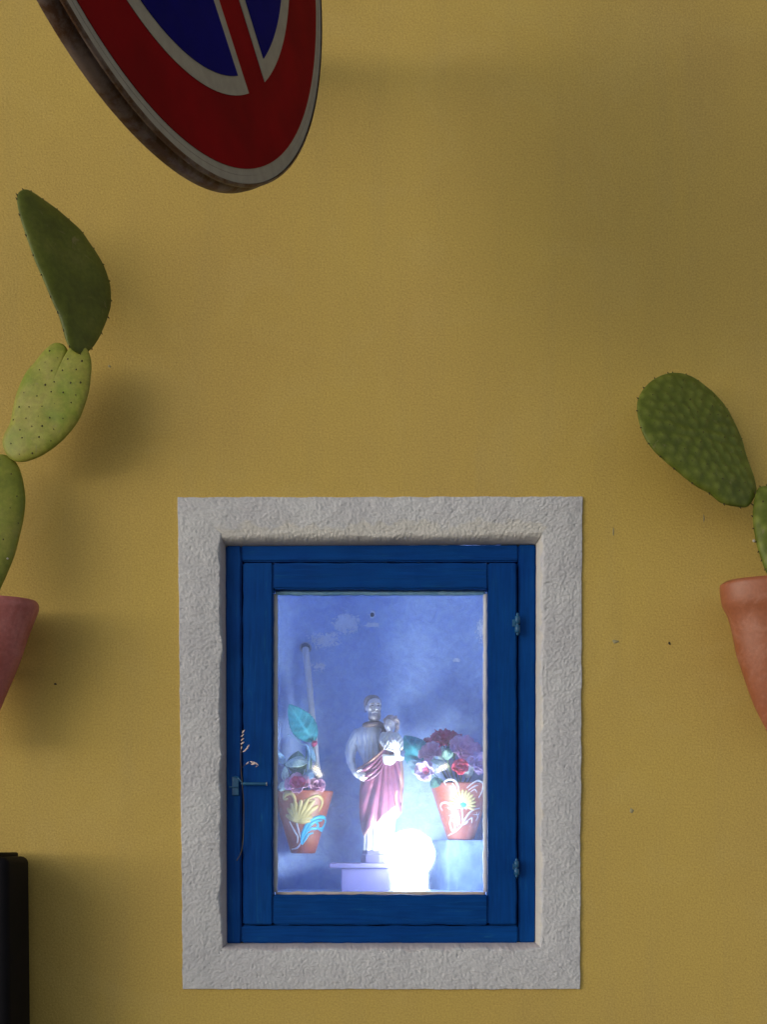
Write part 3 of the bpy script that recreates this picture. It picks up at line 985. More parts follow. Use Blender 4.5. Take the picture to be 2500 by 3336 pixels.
# ------------------------------------------------------------------ statue
STY = 0.238
sk = K(STY)
def S(px, py, dy=0.0):
    """point of the statue: dy in picture units (forward is negative)"""
    p = W(px, py, STY)
    p[1] += dy * sk
    return p
base_z = pz_top
statue = thing('statue', 'painted plaster statue of a bearded man in a purple cloak carrying a child', 'statue', (S(1236, 0)[0], STY, base_z))
def remesh(name, parts, voxel, m, parent, smooth=4, slots=None, picker=None, post=None):
    mb_ = MB()
    for V, Fc in parts:
        mb_.add(V, Fc)
    ob = mesh_obj(name + '_raw', np.array(mb_.V), mb_.F, m, None)
    md = ob.modifiers.new('r', 'REMESH'); md.mode = 'VOXEL'; md.voxel_size = voxel; md.use_smooth_shade = True
    sm = ob.modifiers.new('s', 'SMOOTH'); sm.factor = 0.5; sm.iterations = smooth
    dg = bpy.context.evaluated_depsgraph_get()
    me = bpy.data.meshes.new_from_object(ob.evaluated_get(dg))
    n = len(me.vertices)
    V = np.empty(n * 3); me.vertices.foreach_get('co', V); V = V.reshape(-1, 3)
    Fc = [tuple(p.vertices) for p in me.polygons]
    bpy.data.objects.remove(ob); bpy.data.meshes.remove(me)
    if post is not None:
        V = post(V)
    fidx = None
    if picker is not None:
        cen = np.array([V[list(f)].mean(0) for f in Fc])
        fidx = picker(cen)
    return mesh_obj(name, V, Fc, m, parent, True, slots, fidx)
def to_px(V):
    kk = sk
    return V[:, 0] / kk + 1250.0, V0 - (V[:, 2] - EZ) / kk, (V[:, 1] - STY) / kk
def E_(px, py, dy, rx, ry, rz, rot=None):
    return ellipsoid(S(px, py, dy), (rx * sk, ry * sk, rz * sk), rot)
def C_(pts, R, seg=12, n=14):
    P = spline([S(*p) for p in pts], n)
    R = np.interp(np.linspace(0, 1, n), np.linspace(0, 1, len(R)), R) * sk
    return tube(P, R, seg, True, True)
# robe and trunk as one loft with hanging folds
def loft(rings, n=96, folds=None):
    V = []
    for (cx, cy, rx, ry, dy) in rings:
        for i in range(n):
            t = 2 * math.pi * i / n
            f = folds(t, cy) if folds else 0
            V.append(S(cx + (rx + f) * math.cos(t), cy, dy + (ry + f) * math.sin(t)))
    V = np.array(V)
    Fc = [tuple(reversed(f)) for f in grid_faces(n, len(rings), True)]
    Fc = grid_faces(n, len(rings), True)
    Fc.append(tuple(range(n))[::-1]); Fc.append(tuple((len(rings) - 1) * n + i for i in range(n)))
    return V, Fc
def interp_rings(R, n):
    R = np.array(R, float)
    return spline(R, n)
def robe_fold(t, cy):
    a = np.clip((cy - 2570) / 120.0, 0, 1) * 4.2
    b = np.clip((2470 - cy) / 60.0, 0, 1) * 1.0
    return a * math.sin(13 * t + 0.7 * math.sin(2 * t)) + 1.2 * a / 4.2 * math.sin(29 * t + 1) + 0.6 * b * math.sin(17 * t + 2.5 * math.sin(3 * t) + 0.02 * cy)
rob = interp_rings([(1234, 2772, 47, 34, 0), (1234, 2740, 46, 34, 0), (1236, 2690, 48, 36, 0), (1240, 2620, 52, 38, 0), (1240, 2540, 52, 38, 0), (1232, 2480, 50, 36, 0), (1212, 2440, 50, 36, -2), (1203, 2410, 51, 34, -2), (1202, 2388, 48, 30, 0), (1205, 2372, 36, 24, 0), (1210, 2362, 20, 18, 0)], 60)
parts = [loft(rob, 96, robe_fold)]
parts.append(C_([(1212, 2372, 0), (1216, 2335, -4)], [15, 14]))                     # neck
parts.append(E_(1217, 2306, -8, 22.5, 25, 30))                                        # skull
parts.append(E_(1219, 2326, -15, 16.5, 18, 20))                                       # jaw
parts.append(E_(1222, 2288, -20, 17, 12, 11))                                         # forehead
parts.append(C_([(1223, 2298, -33), (1225, 2308, -38), (1226, 2314, -40)], [3.0, 4.2, 5.0], 10, 8))   # nose
parts.append(C_([(1206, 2297, -30), (1214, 2294.5, -33), (1221, 2297, -33)], [2.6, 3.2, 2.4], 8, 8))  # brow
parts.append(C_([(1227, 2297, -33), (1234, 2294.5, -31), (1240, 2297, -26)], [2.4, 3.2, 2.6], 8, 8))
parts.append(E_(1209, 2311, -24, 8, 8, 7)); parts.append(E_(1236, 2311, -24, 7, 8, 7))                # cheeks
parts.append(E_(1214, 2302, -29, 4.2, 3.2, 2.6)); parts.append(E_(1232, 2302, -28.5, 4.2, 3.2, 2.6))  # eyeballs
parts.append(E_(1224, 2325, -33, 6, 4, 2.4)); parts.append(E_(1224, 2330, -32, 5, 4, 2.4))            # lips
parts.append(E_(1193.5, 2307, -4, 4, 7, 9))                                           # ear
# the arm hanging at our left and its hand gathering the cloak
parts.append(C_([(1166, 2394, -2), (1150, 2425, 0), (1143, 2455, -4)], [21, 20, 17]))
parts.append(C_([(1142, 2452, -4), (1144, 2480, -14), (1152, 2506, -28)], [17, 15, 11]))
parts.append(C_([(1152, 2506, -28), (1161, 2521, -36), (1172, 2531, -42)], [9, 11, 9]))
for i, (a, b, c_) in enumerate((((1166, 2528, -44), (1176, 2541, -50), (1188, 2546, -48)), ((1172, 2525, -46), (1184, 2536, -53), (1195, 2541, -50)), ((1177, 2521, -47), (1189, 2530, -54), (1199, 2536, -51)), ((1180, 2516, -46), (1192, 2524, -52), (1201, 2530, -50)))):
    parts.append(C_([a, b, c_], [4.0, 3.6, 2.7], 8, 8))
parts.append(C_([(1168, 2514, -46), (1180, 2510, -54), (1189, 2514, -56)], [4.2, 3.8, 2.8], 8, 8))
# the arm at our right, folded up to hold the child
parts.append(C_([(1246, 2392, 0), (1282, 2420, 2), (1303, 2455, -4)], [20, 19, 17]))
parts.append(C_([(1303, 2455, -6), (1304, 2468, -26), (1296, 2468, -50)], [16, 14, 10]))
parts.append(C_([(1296, 2466, -52), (1293, 2452, -64), (1290, 2442, -68)], [9, 11, 10]))
for a, b, c_ in (((1282, 2440, -72), (1272, 2426, -76), (1266, 2415, -72)), ((1287, 2438, -74), (1280, 2421, -79), (1275, 2409, -75)), ((1293, 2438, -74), (1288, 2420, -79), (1285, 2408, -75)), ((1299, 2440, -71), (1297, 2424, -76), (1295, 2413, -73))):
    parts.append(C_([a, b, c_], [4.0, 3.5, 2.6], 8, 8))
parts.append(C_([(1282, 2450, -72), (1270, 2448, -78), (1261, 2442, -78)], [4.2, 3.8, 2.8], 8, 8))
def body_pick(c):
    x, y, d_ = to_px(c)
    idx = np.zeros(len(c), int)                                                        # 0 white robe, 1 tunic, 2 skin
    idx[y < 2600] = 1
    idx[(y < 2368)] = 2
    idx[(x < 1205) & (y > 2508) & (y < 2552) & (d_ < -26)] = 2
    idx[(x > 1256) & (y > 2402) & (y < 2460) & (d_ < -56)] = 2
    for ex in (1213.5, 1232.5):
        idx[(np.hypot((x - ex) / 4.6, (y - 2302) / 1.9) < 1) & (d_ < -15)] = 3
        idx[(np.hypot((x - ex) / 6.5, (y - 2295.5 - 0.03 * (x - ex) ** 2) / 1.3) < 1) & (d_ < -15)] = 3
    idx[(np.hypot((x - 1224) / 6.5, (y - 2328) / 1.5) < 1) & (d_ < -15)] = 3
    idx[(np.hypot((x - 1225) / 5.5, (y - 2317.5) / 1.3) < 1) & (d_ < -15) & (d_ > -39)] = 3
    return idx
def body_post(V):
    x, y, d_ = to_px(V)
    tun = (y > 2382) & (y < 2510) & (x > 1163) & (d_ > -58)
    w_ = np.clip((y - 2382) / 25.0, 0, 1) * tun
    fo = np.abs(np.sin(0.21 * x + 0.9 * np.sin(0.03 * y) + 0.6 * np.sin(0.11 * x))) * 2 - 1
    V[:, 1] += np.where(d_ < 0, 2.6 * sk * w_ * fo, 0)
    slv = (x < 1166) & (y > 2400) & (y < 2508) & (d_ > -34)
    V[:, 0] -= np.where(slv, 1.1 * sk * (np.abs(np.sin(0.10 * y + 0.13 * x + 1.5 * np.sin(0.05 * y))) * 2 - 1), 0)
    slr = (x > 1275) & (y > 2395) & (y < 2462) & (d_ > -40)
    V[:, 0] += np.where(slr, 1.9 * sk * (np.abs(np.sin(0.17 * y + 0.10 * x)) * 2 - 1), 0)
    for ex in (1214, 1232):                                                            # lids: a shallow crease round each eye
        r = np.hypot((x - ex) / 6.5, (y - 2301.5) / 4.0)
        V[:, 1] += np.where((d_ < -15) & (y < 2320), 4.2 * sk * np.exp(-((r - 1.0) / 0.4) ** 2), 0)
    r = np.hypot((x - 1224) / 8.0, (y - 2327.5) / 1.2)
    V[:, 1] += np.where(d_ < -20, 2.2 * sk * np.exp(-r ** 2), 0)
    return V
remesh('figure', parts, 0.00072, M['plaster_white'], statue, 2, [M['plaster_white'], M['tunic'], M['skin'], M['face_paint_shade']], body_pick, body_post)
# hair and beard
hp = [E_(1214, 2285, 8, 25, 24, 22)]
for i in range(26):
    a = math.pi * (0.02 + 0.96 * i / 25)
    x0_ = 1214 - 25 * math.cos(a); y0_ = 2290 - 21 * math.sin(a)
    hp.append(C_([(1214 + (x0_ - 1214) * 0.6, 2270, -6 - 6 * math.sin(a)), (x0_, y0_ - 1, -6 - 8 * math.sin(a)), (x0_ + RNG.uniform(-2, 2), y0_ + 4 + 9 * abs(math.cos(a)), -8 - 8 * math.sin(a))], [3.2, 4.0, 2.2], 7, 7))
for sx, ex in ((1192, -1), (1238, 1)):
    for j in range(5):
        hp.append(C_([(sx + ex * 1.0, 2282 + j * 3, 2 + j * 3), (sx - ex * 1 + RNG.uniform(-1.5, 1.5), 2300 + j * 2, 6 + j * 3), (sx + ex * 1, 2318, 8 + j * 2)], [4.5, 4.5, 2.5], 7, 8))
remesh('hair', hp, 0.0008, M['hair'], statue, 1)
bp = []
for i in range(17):
    u = -1 + 2 * i / 16
    bp.append(C_([(1221 + 17 * u, 2322 - 4 * u * u, -16 - 12 * (1 - u * u)), (1221 + 17 * u + RNG.uniform(-1.5, 1.5), 2340, -18 - 15 * (1 - u * u)), (1220 + 12 * u + RNG.uniform(-2, 2), 2356 - 8 * abs(u), -12 - 12 * (1 - u * u))], [3.2, 5.0, 2.6], 7, 8))
bp.append(C_([(1212, 2324, -33), (1219, 2320, -37), (1224, 2320.5, -38)], [1.5, 2.4, 1.8], 7, 8))
bp.append(C_([(1236, 2324, -31), (1230, 2320, -36), (1224, 2320.5, -38)], [1.5, 2.4, 1.8], 7, 8))
remesh('beard', bp, 0.0008, M['beard'], statue, 1)
# collar scarf
V, Fc = tube(spline([S(1190, 2370, 4), S(1192, 2364, -16), S(1212, 2361, -27), S(1236, 2361, -22), S(1244, 2368, 0), S(1216, 2364, 22), S(1190, 2370, 10)], 40), 9.5 * sk, 12)
mesh_obj('scarf', V, Fc, M['scarf'], statue)
# cloak gathered at the waist, falling to a slanting hem
def cloak():
    nt, nv = 200, 70
    V, mi = [], []
    top_x = [(1160, 2520), (1172, 2502), (1200, 2476), (1240, 2443), (1280, 2452), (1322, 2436)]
    bot_x = [(1160, 2700), (1180, 2722), (1205, 2703), (1240, 2676), (1275, 2648), (1300, 2624), (1322, 2606)]
    def lin(tab, x):
        return float(np.interp(x, [p[0] for p in tab], [p[1] for p in tab]))
    for j in range(nv):
        v = j / (nv - 1)
        for i in range(nt):
            t = 2 * math.pi * i / nt
            cx0, rx0 = 1244, 76
            xx = cx0 + rx0 * math.cos(t)
            front = math.sin(t) < 0
            yt = lin(top_x, xx) if front else 2440 + 60 * (0.5 - 0.5 * math.cos(t))
            yb = lin(bot_x, xx) if front else 2650 + 40 * (0.5 - 0.5 * math.cos(t))
            y = yt + (yb - yt) * v
            cx = np.interp(y, [2440, 2480, 2560, 2640, 2720], [1252, 1248, 1244, 1240, 1238])
            rx = np.interp(y, [2440, 2480, 2560, 2640, 2720], [62, 66, 72, 68, 61])
            ry = np.interp(y, [2440, 2480, 2560, 2640, 2720], [46, 47, 50, 50, 46])
            px = cx + rx * math.cos(t)
            psi = math.atan2(px - 1262, max(20.0, y - 2395))
            env = 0.35 + 0.65 * v
            ph = 37 * psi + 2.2 * math.sin(6 * psi)
            fold = 7.0 * env * (abs(math.sin(ph * 0.5)) * 2 - 1) + 1.6 * math.sin(41 * psi + 3 * v)
            fold += 2.0 * math.sin(0.09 * (y - 2440) + 5 * psi) * math.exp(-((px - 1190) / 28) ** 2)
            if not front:
                fold *= 0.5
            V.append(S(cx + (rx + fold * 0.5) * math.cos(t), y + (2.5 * math.sin(9 * t) if j == nv - 1 else 0), (ry + fold) * math.sin(t) - 2))
    V = np.array(V)
    Fc = grid_faces(nt, nv, True)
    fi = []
    for f in Fc:
        j, i = divmod(f[0], nt)
        t = 2 * math.pi * i / nt
        v = j / (nv - 1)
        g_ = (v > 0.965) or (0.50 > abs(t - (2 * math.pi - 0.42)) and v < 0.9 and False) or (t > 2 * math.pi - 0.62 and t < 2 * math.pi - 0.16) or (v < 0.10 and math.pi < t < 1.35 * math.pi)
        fi.append(1 if g_ else 0)
    ob = mesh_obj('cloak', V, Fc, M['cloak'], statue, True, [M['cloak'], M['gold']], fi)
    md = ob.modifiers.new('thick', 'SOLIDIFY'); md.thickness = 0.0014; md.offset = 1
    bake_mods(ob)
    # rolled gathering across the waist and the tail end hanging at the right
    mb_ = MB()
    for q, (rr_, sag, dz) in enumerate(((5.5, 0, 0), (7.5, 3, 9), (4.5, 8, 20), (6.5, 12, 28), (4.0, 20, 38))):
        P = spline([S(1168 + 2 * q, 2506 + dz, -34 - q), S(1190 + 4 * q, 2498 + dz * 0.9 + sag * 0.4, -52 - (q % 2) * 4), S(1222 + 5 * q, 2472 + dz * 0.75 + sag * 0.5, -58 + (q % 2) * 3), S(1252 + 2 * q, 2446 + dz * 0.45, -56)], 24)
        V, Fc = tube(P, np.interp(np.linspace(0, 1, 24), [0, .3, .7, 1], [0.7, 1.1, 0.8, 0.4]) * rr_ * sk, 10, True, True)
        mb_.add(V, Fc, 1 if q == 0 else 0)
    mb_.build('waist_roll', M['cloak'], statue, True, [M['cloak'], M['gold']])
    mb_ = MB()
    for q in range(3):
        P = spline([S(1250 + 5 * q, 2376, -22 + 2 * q), S(1244 + 4 * q, 2398, -38), S(1240 + 4 * q, 2420, -44), S(1240 + 5 * q, 2452, -50)], 20)
        V, Fc = tube(P, np.interp(np.linspace(0, 1, 20), [0, .5, 1], [5, 6, 4]) * sk, 9, True, True)
        mb_.add(V, Fc)
    mb_.build('shoulder_drape', M['scarf'], statue)
    mb_ = MB()
    for q in range(4):
        P = spline([S(1296 + q * 2, 2560 + q * 4, -34 + 3 * q), S(1290 + 3 * q, 2600 + 3 * q, -38 + 3 * q), S(1296 + q * 3, 2635 + 4 * q, -36 + 3 * q), S(1291 + 2 * q, 2664 + 5 * q - 3 * q * q, -34 + 3 * q)], 20)
        V, Fc = tube(P, np.interp(np.linspace(0, 1, 20), [0, .6, 1], [5, 5, 2]) * sk, 9, True, True)
        mb_.add(V, Fc, 1 if q == 0 else 0)
    mb_.build('cloak_tail', M['cloak'], statue, True, [M['cloak'], M['gold']])
cloak()
# the child on his arm
cpz = [E_(1272, 2420, -44, 27, 24, 34), C_([(1268, 2392, -40), (1271, 2378, -42)], [10, 10]), E_(1270, 2366, -44, 18, 20, 23), E_(1268, 2378, -56, 10, 9, 9)]
cpz.append(C_([(1265, 2368, -62), (1264, 2373, -66)], [2.2, 3.4], 8, 6))
cpz.append(C_([(1250, 2398, -44), (1244, 2418, -56), (1254, 2436, -70)], [10, 9, 7]))
cpz.append(C_([(1292, 2400, -42), (1304, 2418, -46), (1306, 2440, -52)], [11, 10, 8]))
for j, dx in enumerate((-6, -2, 2, 6)):
    cpz.append(C_([(1255 + dx * 0.6, 2438, -72), (1258 + dx, 2448, -76)], [2.4, 1.8], 7, 6))
cpz.append(C_([(1262, 2434, -72), (1268, 2440, -77)], [2.4, 1.8], 7, 6))
for q in range(5):                                                                       # rumpled wrap round the legs
    cpz.append(C_([(1242, 2462 + 4 * q, -46), (1258, 2468 + 5 * q, -62 + q), (1276, 2470 + 5 * q, -60), (1290, 2464 + 3 * q, -50)], [5.5, 6.5, 6.5, 5], 10, 12))
def child_pick(c):
    x, y, d_ = to_px(c)
    idx = np.zeros(len(c), int)
    idx[y < 2392] = 1
    idx[(y > 2432) & (y < 2452) & (x < 1272) & (d_ < -66)] = 1
    return idx
def child_post(V):
    x, y, d_ = to_px(V)
    V[:, 1] += np.where((y > 2400) & (y < 2460), 1.6 * sk * np.sin(0.55 * (x + 0.6 * y)), 0)
    for ex in (1260, 1273):
        r = np.hypot((x - ex) / 4.0, (y - 2364) / 2.6)
        V[:, 1] += np.where(d_ < -50, 2.6 * sk * np.exp(-r ** 2), 0)
    return V
child = remesh('child_figure', cpz, 0.00075, M['plaster_white'], statue, 2, [M['plaster_white'], M['skin']], child_pick, child_post)
hp = [E_(1274, 2354, -36, 22, 23, 18)]
for i in range(34):
    a = RNG.uniform(-0.25, 1.2) * math.pi
    r = RNG.uniform(0.75, 1.05)
    x0_, y0_ = 1275 + 22 * r * math.cos(a), 2358 - 20 * r * math.sin(a)
    hp.append(E_(x0_, y0_, -42 + RNG.uniform(-8, 8), 6, 6, 6.5))
for j in range(5):
    hp.append(E_(1290 + RNG.uniform(-4, 6), 2362 + 6 * j, -40, 6.5, 7, 6))
remesh('child_hair', hp, 0.0009, M['child_hair'], child, 1)
# plinth of the statue
pl = MB()
zt = S(0, 2769)[2]
pl.add(*lathe([(58 * sk, 0), (60 * sk, 0.001), (60 * sk, (zt - base_z) * 0.62), (55 * sk, (zt - base_z) * 0.7), (54 * sk, (zt - base_z) * 0.95), (50 * sk, zt - base_z)], (S(1236, 0)[0], STY, base_z + 0.0002), 8, 1.0, 0.72))
o = pl.build('plinth', M['pedestal'], statue, False)

# ------------------------------------------------------------------ painted flower pots
def cone_hit(px, py, pot):
    """front surface of a conical pot along the line of sight through a photo pixel"""
    cx, cy, z0, z1, r0, r1 = pot
    o = np.array([0, -D, EZ]); dvec = W(px, py, 0) - o
    b = (r1 - r0) / (z1 - z0)
    # (x-cx)^2+(y-cy)^2 = (r0+b(z-z0))^2
    ox, oy, oz = o[0] - cx, o[1] - cy, r0 + b * (o[2] - z0)
    dx, dy, dz = dvec[0], dvec[1], b * dvec[2]
    A = dx * dx + dy * dy - dz * dz
    B = 2 * (ox * dx + oy * dy - oz * dz)
    C = ox * ox + oy * oy - oz * oz
    disc = B * B - 4 * A * C
    if disc < 0:
        t = -B / (2 * A)
    else:
        t = (-B - math.sqrt(disc)) / (2 * A)
    return o + dvec * t
def flower_pot(label, pcx, y_top, y_bot, R1, R0, Y, group):
    k = K(Y)
    c = W(pcx, y_bot, Y)
    z0, z1 = c[2], W(pcx, y_top, Y)[2]
    h = z1 - z0
    t = thing('flower_pot', label, 'flower pot', c, group)
    r0, r1 = R0 * k, R1 * k
    prof = [(r0 * 0.9, 0), (r0, 0.0012)]
    for q in np.linspace(0.08, 0.95, 10):
        prof.append((r0 + (r1 - r0) * q, h * q))
    prof += [(r1 * 0.995, h * 0.985), (r1 * 0.985, h), (r1 * 0.94, h), (r1 * 0.91, h * 0.97), (r1 * 0.86, h * 0.86)]
    V, Fc = lathe(prof, c, 64)
    mesh_obj('body', V, Fc, M['pot_paint'], t)
    V, Fc = lathe([(r1 * 0.87, h * 0.87), (r1 * 0.5, h * 0.885), (0.001, h * 0.89)], c, 24, caps=False)
    mesh_obj('foam_fill', V, Fc, M['leaf_green'], t)
    return t, (c[0], Y, z0, z1, r0, r1)
def relief(name, parent, pot, pts, w, m, n=28, taper=(0.5, 1.0, 0.45), lift=0.25):
    P = spline([cone_hit(px, py, pot) for px, py in pts], n)
    ax = np.array([pot[0], pot[1]])
    R = np.interp(np.linspace(0, 1, n), np.linspace(0, 1, len(taper)), taper) * w * K(pot[1])
    V, Fc = tube(P, R, 8, True, True)
    # press the strand on to the wall of the pot
    out = []
    b = (pot[5] - pot[4]) / (pot[3] - pot[2])
    for v in V:
        d2 = v[:2] - ax
        rr = np.linalg.norm(d2)
        rs = pot[4] + b * (v[2] - pot[2])
        e = (rr - rs) * 0.55 + 0.0004
        out.append((*(ax + d2 / rr * (rs + e)), v[2]))
    return mesh_obj(name, np.array(out), Fc, m, parent)
PYD = 0.272
potL, PL = flower_pot('terracotta pot with a raised cream flower and turquoise scroll, left of the statue', 988, 2578, 2780, 99, 40, PYD, 'small decorated pots in the shrine')
V, Fc = tube(spline([(PL[0] - 0.012, PL[1] + PL[5] * 0.93, PL[3] - 0.002), (PL[0], NB - 0.006, PL[3] + 0.012), (PL[0], NB + 0.004, PL[3] + 0.013)], 14), 0.0009, 6)
mesh_obj('hanging_wire', V, Fc, M['galv'], potL)
potR, PR = flower_pot('terracotta pot with a raised yellow daisy and white scrolls, right of the statue', 1502, 2553, 2736, 101, 43, PYD, 'small decorated pots in the shrine')
zl = lambda L: [(x / 3.879 + 880, y / 3.879 + 2250) for x, y in L]
zr = lambda L: [(x / 5.144 + 1300, y / 5.144 + 2350) for x, y in L]
for tip in ((215, 1580), (235, 1500), (275, 1440), (320, 1420), (390, 1400), (470, 1385), (550, 1395), (590, 1465), (520, 1600), (500, 1650)):
    mx, my = (340 + tip[0]) / 2, (1660 + tip[1]) / 2 - 6
    relief('petal', potL, PL, zl([(345, 1655), (mx, my), tip]), 9.5, M['cream'], 18, (0.5, 1.0, 0.95, 0.6))
relief('scroll', potL, PL, zl([(300, 1450), (312, 1370), (272, 1300), (218, 1298), (180, 1335), (186, 1372), (218, 1368)]), 7.5, M['cream'])
relief('scroll', potL, PL, zl([(430, 1392), (520, 1350), (600, 1330), (655, 1380), (650, 1450), (612, 1530)]), 6.0, M['cream'], 28, (0.4, .7, 1.0, 0.8, 0.3))
relief('scroll', potL, PL, zl([(470, 1400), (520, 1390), (528, 1420), (505, 1430)]), 4.0, M['cream'])
relief('stem', potL, PL, zl([(250, 1660), (318, 1790), (350, 1850), (344, 1920)]), 3.0, M['white_relief'], 24, (0.8, 1, 0.7))
relief('stem', potL, PL, zl([(340, 1685), (360, 1760), (380, 1850)]), 3.2, M['white_relief'], 20, (1, .8, .5))
relief('stem', potL, PL, zl([(275, 2004), (330, 1994), (365, 1965), (382, 1930)]), 3.0, M['white_relief'], 20, (.5, 1, .7))
for pts, w in (([(395, 1930), (412, 1800), (480, 1670), (590, 1605), (680, 1605), (696, 1660), (655, 1735), (610, 1740)], 6.5), ([(400, 1900), (440, 1810), (510, 1750), (580, 1740), (605, 1700), (570, 1660), (500, 1690)], 5.5), ([(408, 1940), (450, 1870), (480, 1820), (540, 1800)], 5.0), ([(440, 1790), (500, 1710), (570, 1655), (650, 1640)], 5.5), ([(600, 1750), (650, 1770), (690, 1700)], 3.5)):
    relief('leaf_scroll', potL, PL, zl(pts), w, M['turq'])
for i in range(15):
    a = math.radians(-25 + 230 * i / 14)
    tip = (1075 + 205 * math.cos(a), 1385 - 225 * math.sin(a))
    mid = (1075 + 120 * math.cos(a), 1385 - 130 * math.sin(a))
    relief('petal', potR, PR, zr([(1075 + 45 * math.cos(a), 1385 - 45 * math.sin(a)), mid, tip]), 5.6, M['cream'], 14, (0.5, 0.9, 1.0, 0.6))
for i in range(3):
    a = math.radians(225 + 40 * i)
    relief('petal', potR, PR, zr([(1075 + 45 * math.cos(a), 1385 - 45 * math.sin(a)), (1075 + 80 * math.cos(a), 1385 - 75 * math.sin(a)), (1075 + 110 * math.cos(a), 1385 - 95 * math.sin(a))]), 5.0, M['white_relief'], 12)
c = cone_hit(1300 + 1075 / 5.144, 2350 + 1385 / 5.144, PR)
V, Fc = ellipsoid(c, (11.5 * K(PYD), 4 * K(PYD), 11.5 * K(PYD)))
mesh_obj('flower_centre', V, Fc, M['turq'], potR)
for pts, w in (([(790, 1060), (770, 1015), (810, 985), (880, 970), (955, 1005), (1000, 1090), (1005, 1170)], 4.2), ([(880, 1075), (925, 1170), (945, 1240)], 3.2), ([(905, 1045), (950, 1110), (975, 1190)], 3.0), ([(1150, 1112), (1240, 1030), (1335, 990), (1410, 1050), (1395, 1170), (1340, 1275)], 3.6), ([(1170, 1150), (1270, 1085), (1325, 1070)], 2.8), ([(1200, 1185), (1270, 1140), (1310, 1190)], 2.4),
               ([(735, 1490), (705, 1440), (715, 1385), (790, 1360), (890, 1405), (970, 1500), (1020, 1620), (1020, 1720)], 4.2), ([(825, 1450), (915, 1495), (985, 1590), (1010, 1690)], 3.6), ([(850, 1580), (905, 1575), (965, 1650), (995, 1750)], 3.4), ([(880, 1620), (858, 1710), (895, 1825), (945, 1800), (935, 1700), (885, 1640)], 4.0), ([(1045, 1450), (1068, 1550), (1068, 1690)], 2.4), ([(1350, 1455), (1250, 1480), (1165, 1555), (1100, 1660), (1050, 1750), (955, 1840), (830, 1918)], 3.8), ([(1300, 1520), (1320, 1600), (1290, 1665)], 2.0), ([(1170, 1650), (1222, 1620), (1222, 1700)], 3.0), ([(1090, 1730), (1140, 1690), (1155, 1660)], 4.4), ([(1250, 1560), (1330, 1560), (1350, 1520)], 2.0)):
    relief('scroll', potR, PR, zr(pts), w, M['white_relief'])

# ------------------------------------------------------------------ artificial flowers
def frame_from(axis, up=(0, 0, 1)):
    a = np.array(axis, float); a /= np.linalg.norm(a)
    u = np.array(up, float)
    if abs(a @ u) > 0.95:
        u = np.array([1.0, 0, 0])
    x = np.cross(u, a); x /= np.linalg.norm(x)
    y = np.cross(a, x)
    return x, y, a
def petal_mesh(c, axis, ang, r_in, length, width, open_deg, curl, ruffle, seed, nu=7, nv=6):
    """one petal leaving the flower's axis: open_deg 0 is closed upright, 90 is flat"""
    x, y, a = frame_from(axis)
    rad = math.cos(ang) * x + math.sin(ang) * y
    tan = -math.sin(ang) * x + math.cos(ang) * y
    V = []
    p = np.array(c, float) + rad * r_in
    th = math.radians(open_deg) * 0.35
    step = length / (nv - 1)
    spine, dirs = [p.copy()], []
    for j in range(nv - 1):
        t = (j + 0.5) / (nv - 1)
        ang2 = th + (math.radians(open_deg) * 1.1 - th) * t + math.radians(curl) * t ** 3
        d_ = math.cos(ang2) * a + math.sin(ang2) * rad
        p = p + d_ * step
        spine.append(p.copy()); dirs.append(d_)
    dirs.append(dirs[-1])
    for j in range(nv):
        t = j / (nv - 1)
        w = width * (0.22 + 0.78 * math.sin(min(1.0, t * 1.25 + 0.10) * math.pi * 0.62)) * (1.0 if t < 0.85 else 0.86)
        nrm = np.cross(tan, dirs[j])
        for i in range(nu):
            u = -1 + 2 * i / (nu - 1)
            cup = 0.38 * w * (1 - 0.3 * t) * (u * u)
            rf = ruffle * t * t * math.sin(3.1 * u * 2 + seed * 1.7) * w
            back = -0.16 * length * (u * u) * (t > 0.8) * t
            V.append(spine[j] + tan * (u * w * 0.5 * (1 - 0.12 * u * u * t)) + nrm * (cup + rf) * (-1) + dirs[j] * back)
    return np.array(V), grid_faces(nu, nv)
def add_stem(t, c, dest, m='stem', r=0.0010):
    mid = (np.array(c) * 0.6 + np.array(dest) * 0.4) + np.array([0, 0.006, 0])
    V, Fc = tube(spline([np.array(c), mid, np.array(dest)], 10), r, 6)
    mesh_obj('stem', V, Fc, M[m], t)
def blossom(name, label, px, py, Y, R, m, axis, pot, layers, group='artificial flowers in the shrine pots', inner=None, cat='artificial flower'):
    c = W(px, py, Y)
    k = K(Y)
    R = R * 1.32
    axis = np.array(axis, float); axis /= np.linalg.norm(axis)
    c = c - axis * R * k * 0.35
    t = thing(name, label, cat, c, group)
    sd = int(px * 7 + py) % 97
    q = 0
    for (n, open_deg, ln, wd, rin, curl, mm) in layers:
        off = RNG.uniform(0, 6.28)
        for i in range(n):
            q += 1
            a = off + 2 * math.pi * i / n + RNG.uniform(-0.15, 0.15)
            V, Fc = petal_mesh(c, axis, a, rin * R * k, ln * R * k * RNG.uniform(0.92, 1.06), wd * R * k * RNG.uniform(0.92, 1.08), open_deg + RNG.uniform(-6, 6), curl, 0.10, sd + q)
            ob = mesh_obj('petal', V, Fc, M[mm or m], t)
            md = ob.modifiers.new('thick', 'SOLIDIFY'); md.thickness = 0.0005
            bake_mods(ob)
    dest = (pot[0] + (c[0] - pot[0]) * 0.2, pot[1], pot[3] - 0.012)
    add_stem(t, c, dest)
    return t
ROSE = [(3, 8, 0.75, 0.8, 0.05, 10, None), (4, 28, 0.9, 1.0, 0.10, 25, None), (5, 58, 1.05, 1.15, 0.14, 35, None)]
